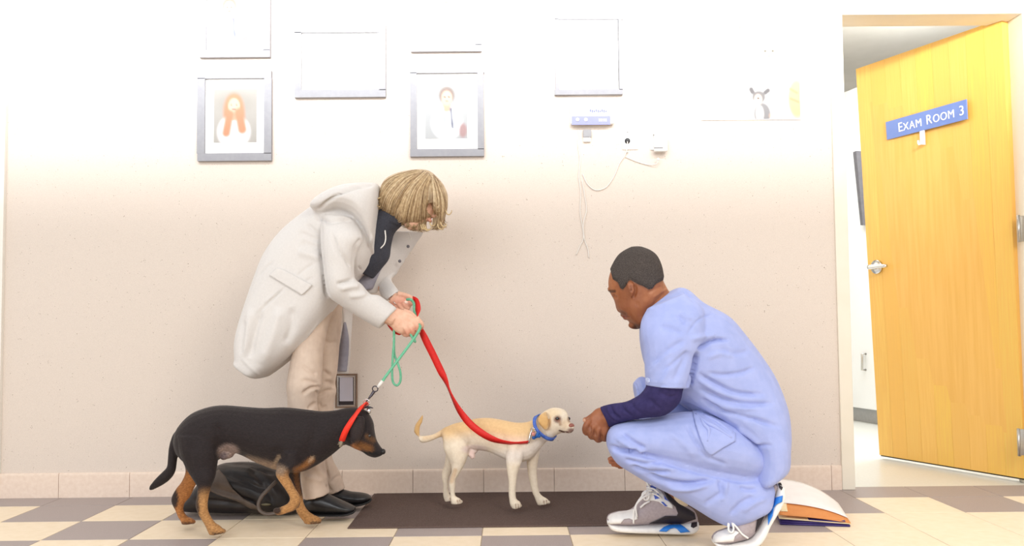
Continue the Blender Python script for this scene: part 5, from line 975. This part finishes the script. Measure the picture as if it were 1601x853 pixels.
# folder with papers
M_purple = mat('purple_booklet', (66, 50, 124), .5, rgb2=(56, 42, 110), nscale=30); M_orange = mat('orange_folder_card', (226, 148, 84), .6, rgb2=(219, 140, 76), nscale=30); M_manila = mat('cream_card', (246, 226, 184), .6, rgb2=(240, 219, 176), nscale=30); M_paper = mat('white_paper', (246, 243, 240), .7, rgb2=(242, 238, 235), nscale=20)
fo = thing('file_folder', 'cream and orange folder over dark purple booklets beside the crouching heel', 'folder', PZ(1275, 820, 0))
L0, R0_ = PZ(1218.5, 820, 0), PZ(1331, 823.5, 0); ex = R0_-L0; fwid = np.linalg.norm(ex); ex = ex/fwid; ey = np.array([-ex[1], ex[0], 0])
def fpt(u, v, z): return L0+ex*(u*fwid)+ey*v+np.array([0, 0, z])
dep = .25
def sheet(z0, th, u0, u1, v0, v1, zfun, name, m, parent, nu=10, nv=8):
    T = [fpt(u0+(u1-u0)*i/nu, v0+(v1-v0)*j/nv, z0+zfun(i/nu, j/nv)) for j in range(nv+1) for i in range(nu+1)]; k = len(T)
    V = T+[t-np.array([0, 0, th]) for t in T]; F = []
    w = nu+1
    for j in range(nv):
        for i in range(nu):
            a = j*w+i; F += [[a, a+1, a+w+1, a+w], [a+k, a+w+k, a+w+1+k, a+1+k]]
    for i in range(nu): F += [[i+1, i, i+k, i+1+k], [nv*w+i, nv*w+i+1, nv*w+i+1+k, nv*w+i+k]]
    for j in range(nv): F += [[j*w, (j+1)*w, (j+1)*w+k, j*w+k], [(j+1)*w+nu, j*w+nu, j*w+nu+k, (j+1)*w+nu+k]]
    return part(name, (V, F), m, parent)
for k in range(3): sheet(.006+k*.0065, .0052, .012+k*.004, .985-k*.03, .003*k, dep, lambda a, b: 0.0, 'booklet', M_purple, fo, 4, 3)
hfun = lambda a, b: (.010+.075*b)*(1-a**2.2)+.016*math.sin(math.pi*b)*(1-a)
sheet(.024, .0022, 0, 1.0, 0, dep, lambda a, b: -.012*a, 'lower_flap', M_manila, fo, 8, 4)
ztop = lambda a, b: .036*(1-a**3)*(.3+.7*min(1, b*2.5))+.052*b*(1-.75*a**2)
sheet(.025, .0016, .005, .998, .004, dep, lambda a, b: max(0, ztop(a, b))-.012*a, 'inner_leaf', M_orange, fo, 14, 12)
sheet(.0265, .0018, .03, .13, .02, dep, lambda a, b: ztop(.03+.1*a, .08+.92*b)-.001, 'cream_margin', M_manila, fo, 3, 10)
pp = thing('paper_stack', 'curled stack of white printed sheets on top of the orange folder', 'papers', fpt(.5, .14, .03))
for k in range(4):
    sheet(.0285+k*.0016, .0009, .055+.006*k, .995-.004*k, .062+.004*k, dep+.004*k, lambda a, b: ztop(.06+.94*a, .25+.75*b)-.012*a+.004*math.sin(math.pi*a)*b, 'sheet', M_paper, pp, 14, 10)

# ------------------------------------------------------------------ leashes
IP = lambda px, py: (RT*px-UP*py)/math.hypot(px, py)
path = [(646, 467, 3.585, 5), (651, 472, 3.57, 9), (653.5, 484, 3.55, 8), (652, 496, 3.535, 4), (656, 510, 3.525, 6), (666, 532, 3.53, 11), (677, 554, 3.54, 12), (688, 577, 3.55, 11), (696, 593, 3.555, 8), (701, 606, 3.56, 4), (708, 622, 3.56, 5), (719, 642, 3.56, 9), (733, 660, 3.56, 12), (748, 673, 3.56, 13), (766, 684, 3.56, 10), (784, 690, 3.56, 7), (804, 692.5, 3.565, 5), (826, 691, 3.57, 5)]
W_R = .027; pts = [P(x, y, Y) for x, y, Y, w in path]; wd = []
for i, (x, y, Y, w) in enumerate(path):
    a, b = path[max(0, i-1)], path[min(len(path)-1, i+1)]; tx, ty = b[0]-a[0], b[1]-a[1]; c = min(1, w/(W_R*F_PX/Y)); wd.append(IP(-ty, tx)*c+np.array([0, 1, 0])*math.sqrt(1-c*c))
rl = thing('leash', 'flat red leash running from the hands to the small cream dog', 'leash', P(690, 600, 3.55))
part('strap', ribbon(pts, [W_R]*len(pts), .0028, wd, 6), M_red, rl)
M_redd = M_red
part('hand_loop', ribbon(pts3([(604, 500, 3.56), (607, 506, 3.53), (613, 514, 3.52), (620, 520, 3.515), (627, 521, 3.52), (633, 516, 3.55)]), [.011]*6, .003, [IP(.7, -.7)]*6, 5), M_red, rl)
part('hook', tube(pts3([(826, 691.5, 3.57), (828, 684, 3.568), (830.5, 674, 3.572), (832.5, 671, 3.575)]), [.0045, .0042, .0035, .0025], 10, 4), M_chrome, rl)
M_green = mat('mint_rope', (120, 196, 160), .6, rgb2=(96, 176, 138), nscale=260, bump=.6, bscale=300)
gl = thing('leash', 'round mint green leash running from the hands to the black dog', 'leash', P(620, 560, 3.44))
part('rope', tube(pts3([(594, 601, 3.38), (606, 584, 3.39), (625, 559, 3.41), (645, 532, 3.44), (654, 518, 3.455), (657, 511, 3.47)]), .0052, 10, 6), M_green, gl)
part('rope', tube(pts3([(657, 511, 3.475), (652, 500, 3.52), (648, 486, 3.56), (647, 474, 3.565), (642, 468, 3.56), (636, 468, 3.57)]), .0052, 10, 6), M_green, gl)
part('loop', tube(pts3([(616, 514, 3.50), (616, 535, 3.50), (614, 560, 3.50), (613, 585, 3.50), (615, 598, 3.50), (621, 602, 3.50), (626, 595, 3.50), (626, 582, 3.50), (622, 568, 3.505), (617, 555, 3.51), (616, 540, 3.515), (616, 518, 3.515)]), .0045, 10, 6), M_green, gl)
part('rope', tube(pts3([(640, 518, 3.49), (644, 526, 3.48), (649, 534, 3.48), (646, 524, 3.50)]), .0045, 8, 5), M_green, gl)
part('ferrule', tube(pts3([(590.5, 605.5, 3.378), (598, 595, 3.382)]), .0064, 12, 1), M_cord, gl)
part('ferrule', tube(pts3([(616, 527, 3.507), (616, 534, 3.507)]), .0068, 12, 1), M_cord, gl)
M_gun = mat('gunmetal', (92, 86, 92), .35, .9, rgb2=(80, 76, 82), nscale=80)
part('clip', join(ring3(P(586.5, 607.5, 3.376), .010, .0022, (.1, 1, .1)), tube(pts3([(585, 611, 3.374), (581, 617, 3.37), (577, 622, 3.365)]), [.006, .0052, .0035], 10, 3), tube(pts3([(577, 622, 3.365), (574.5, 625, 3.36), (571.5, 629, 3.352), (572, 632, 3.346)]), [.0024, .0022, .002, .0016], 8, 3)), M_gun, gl)
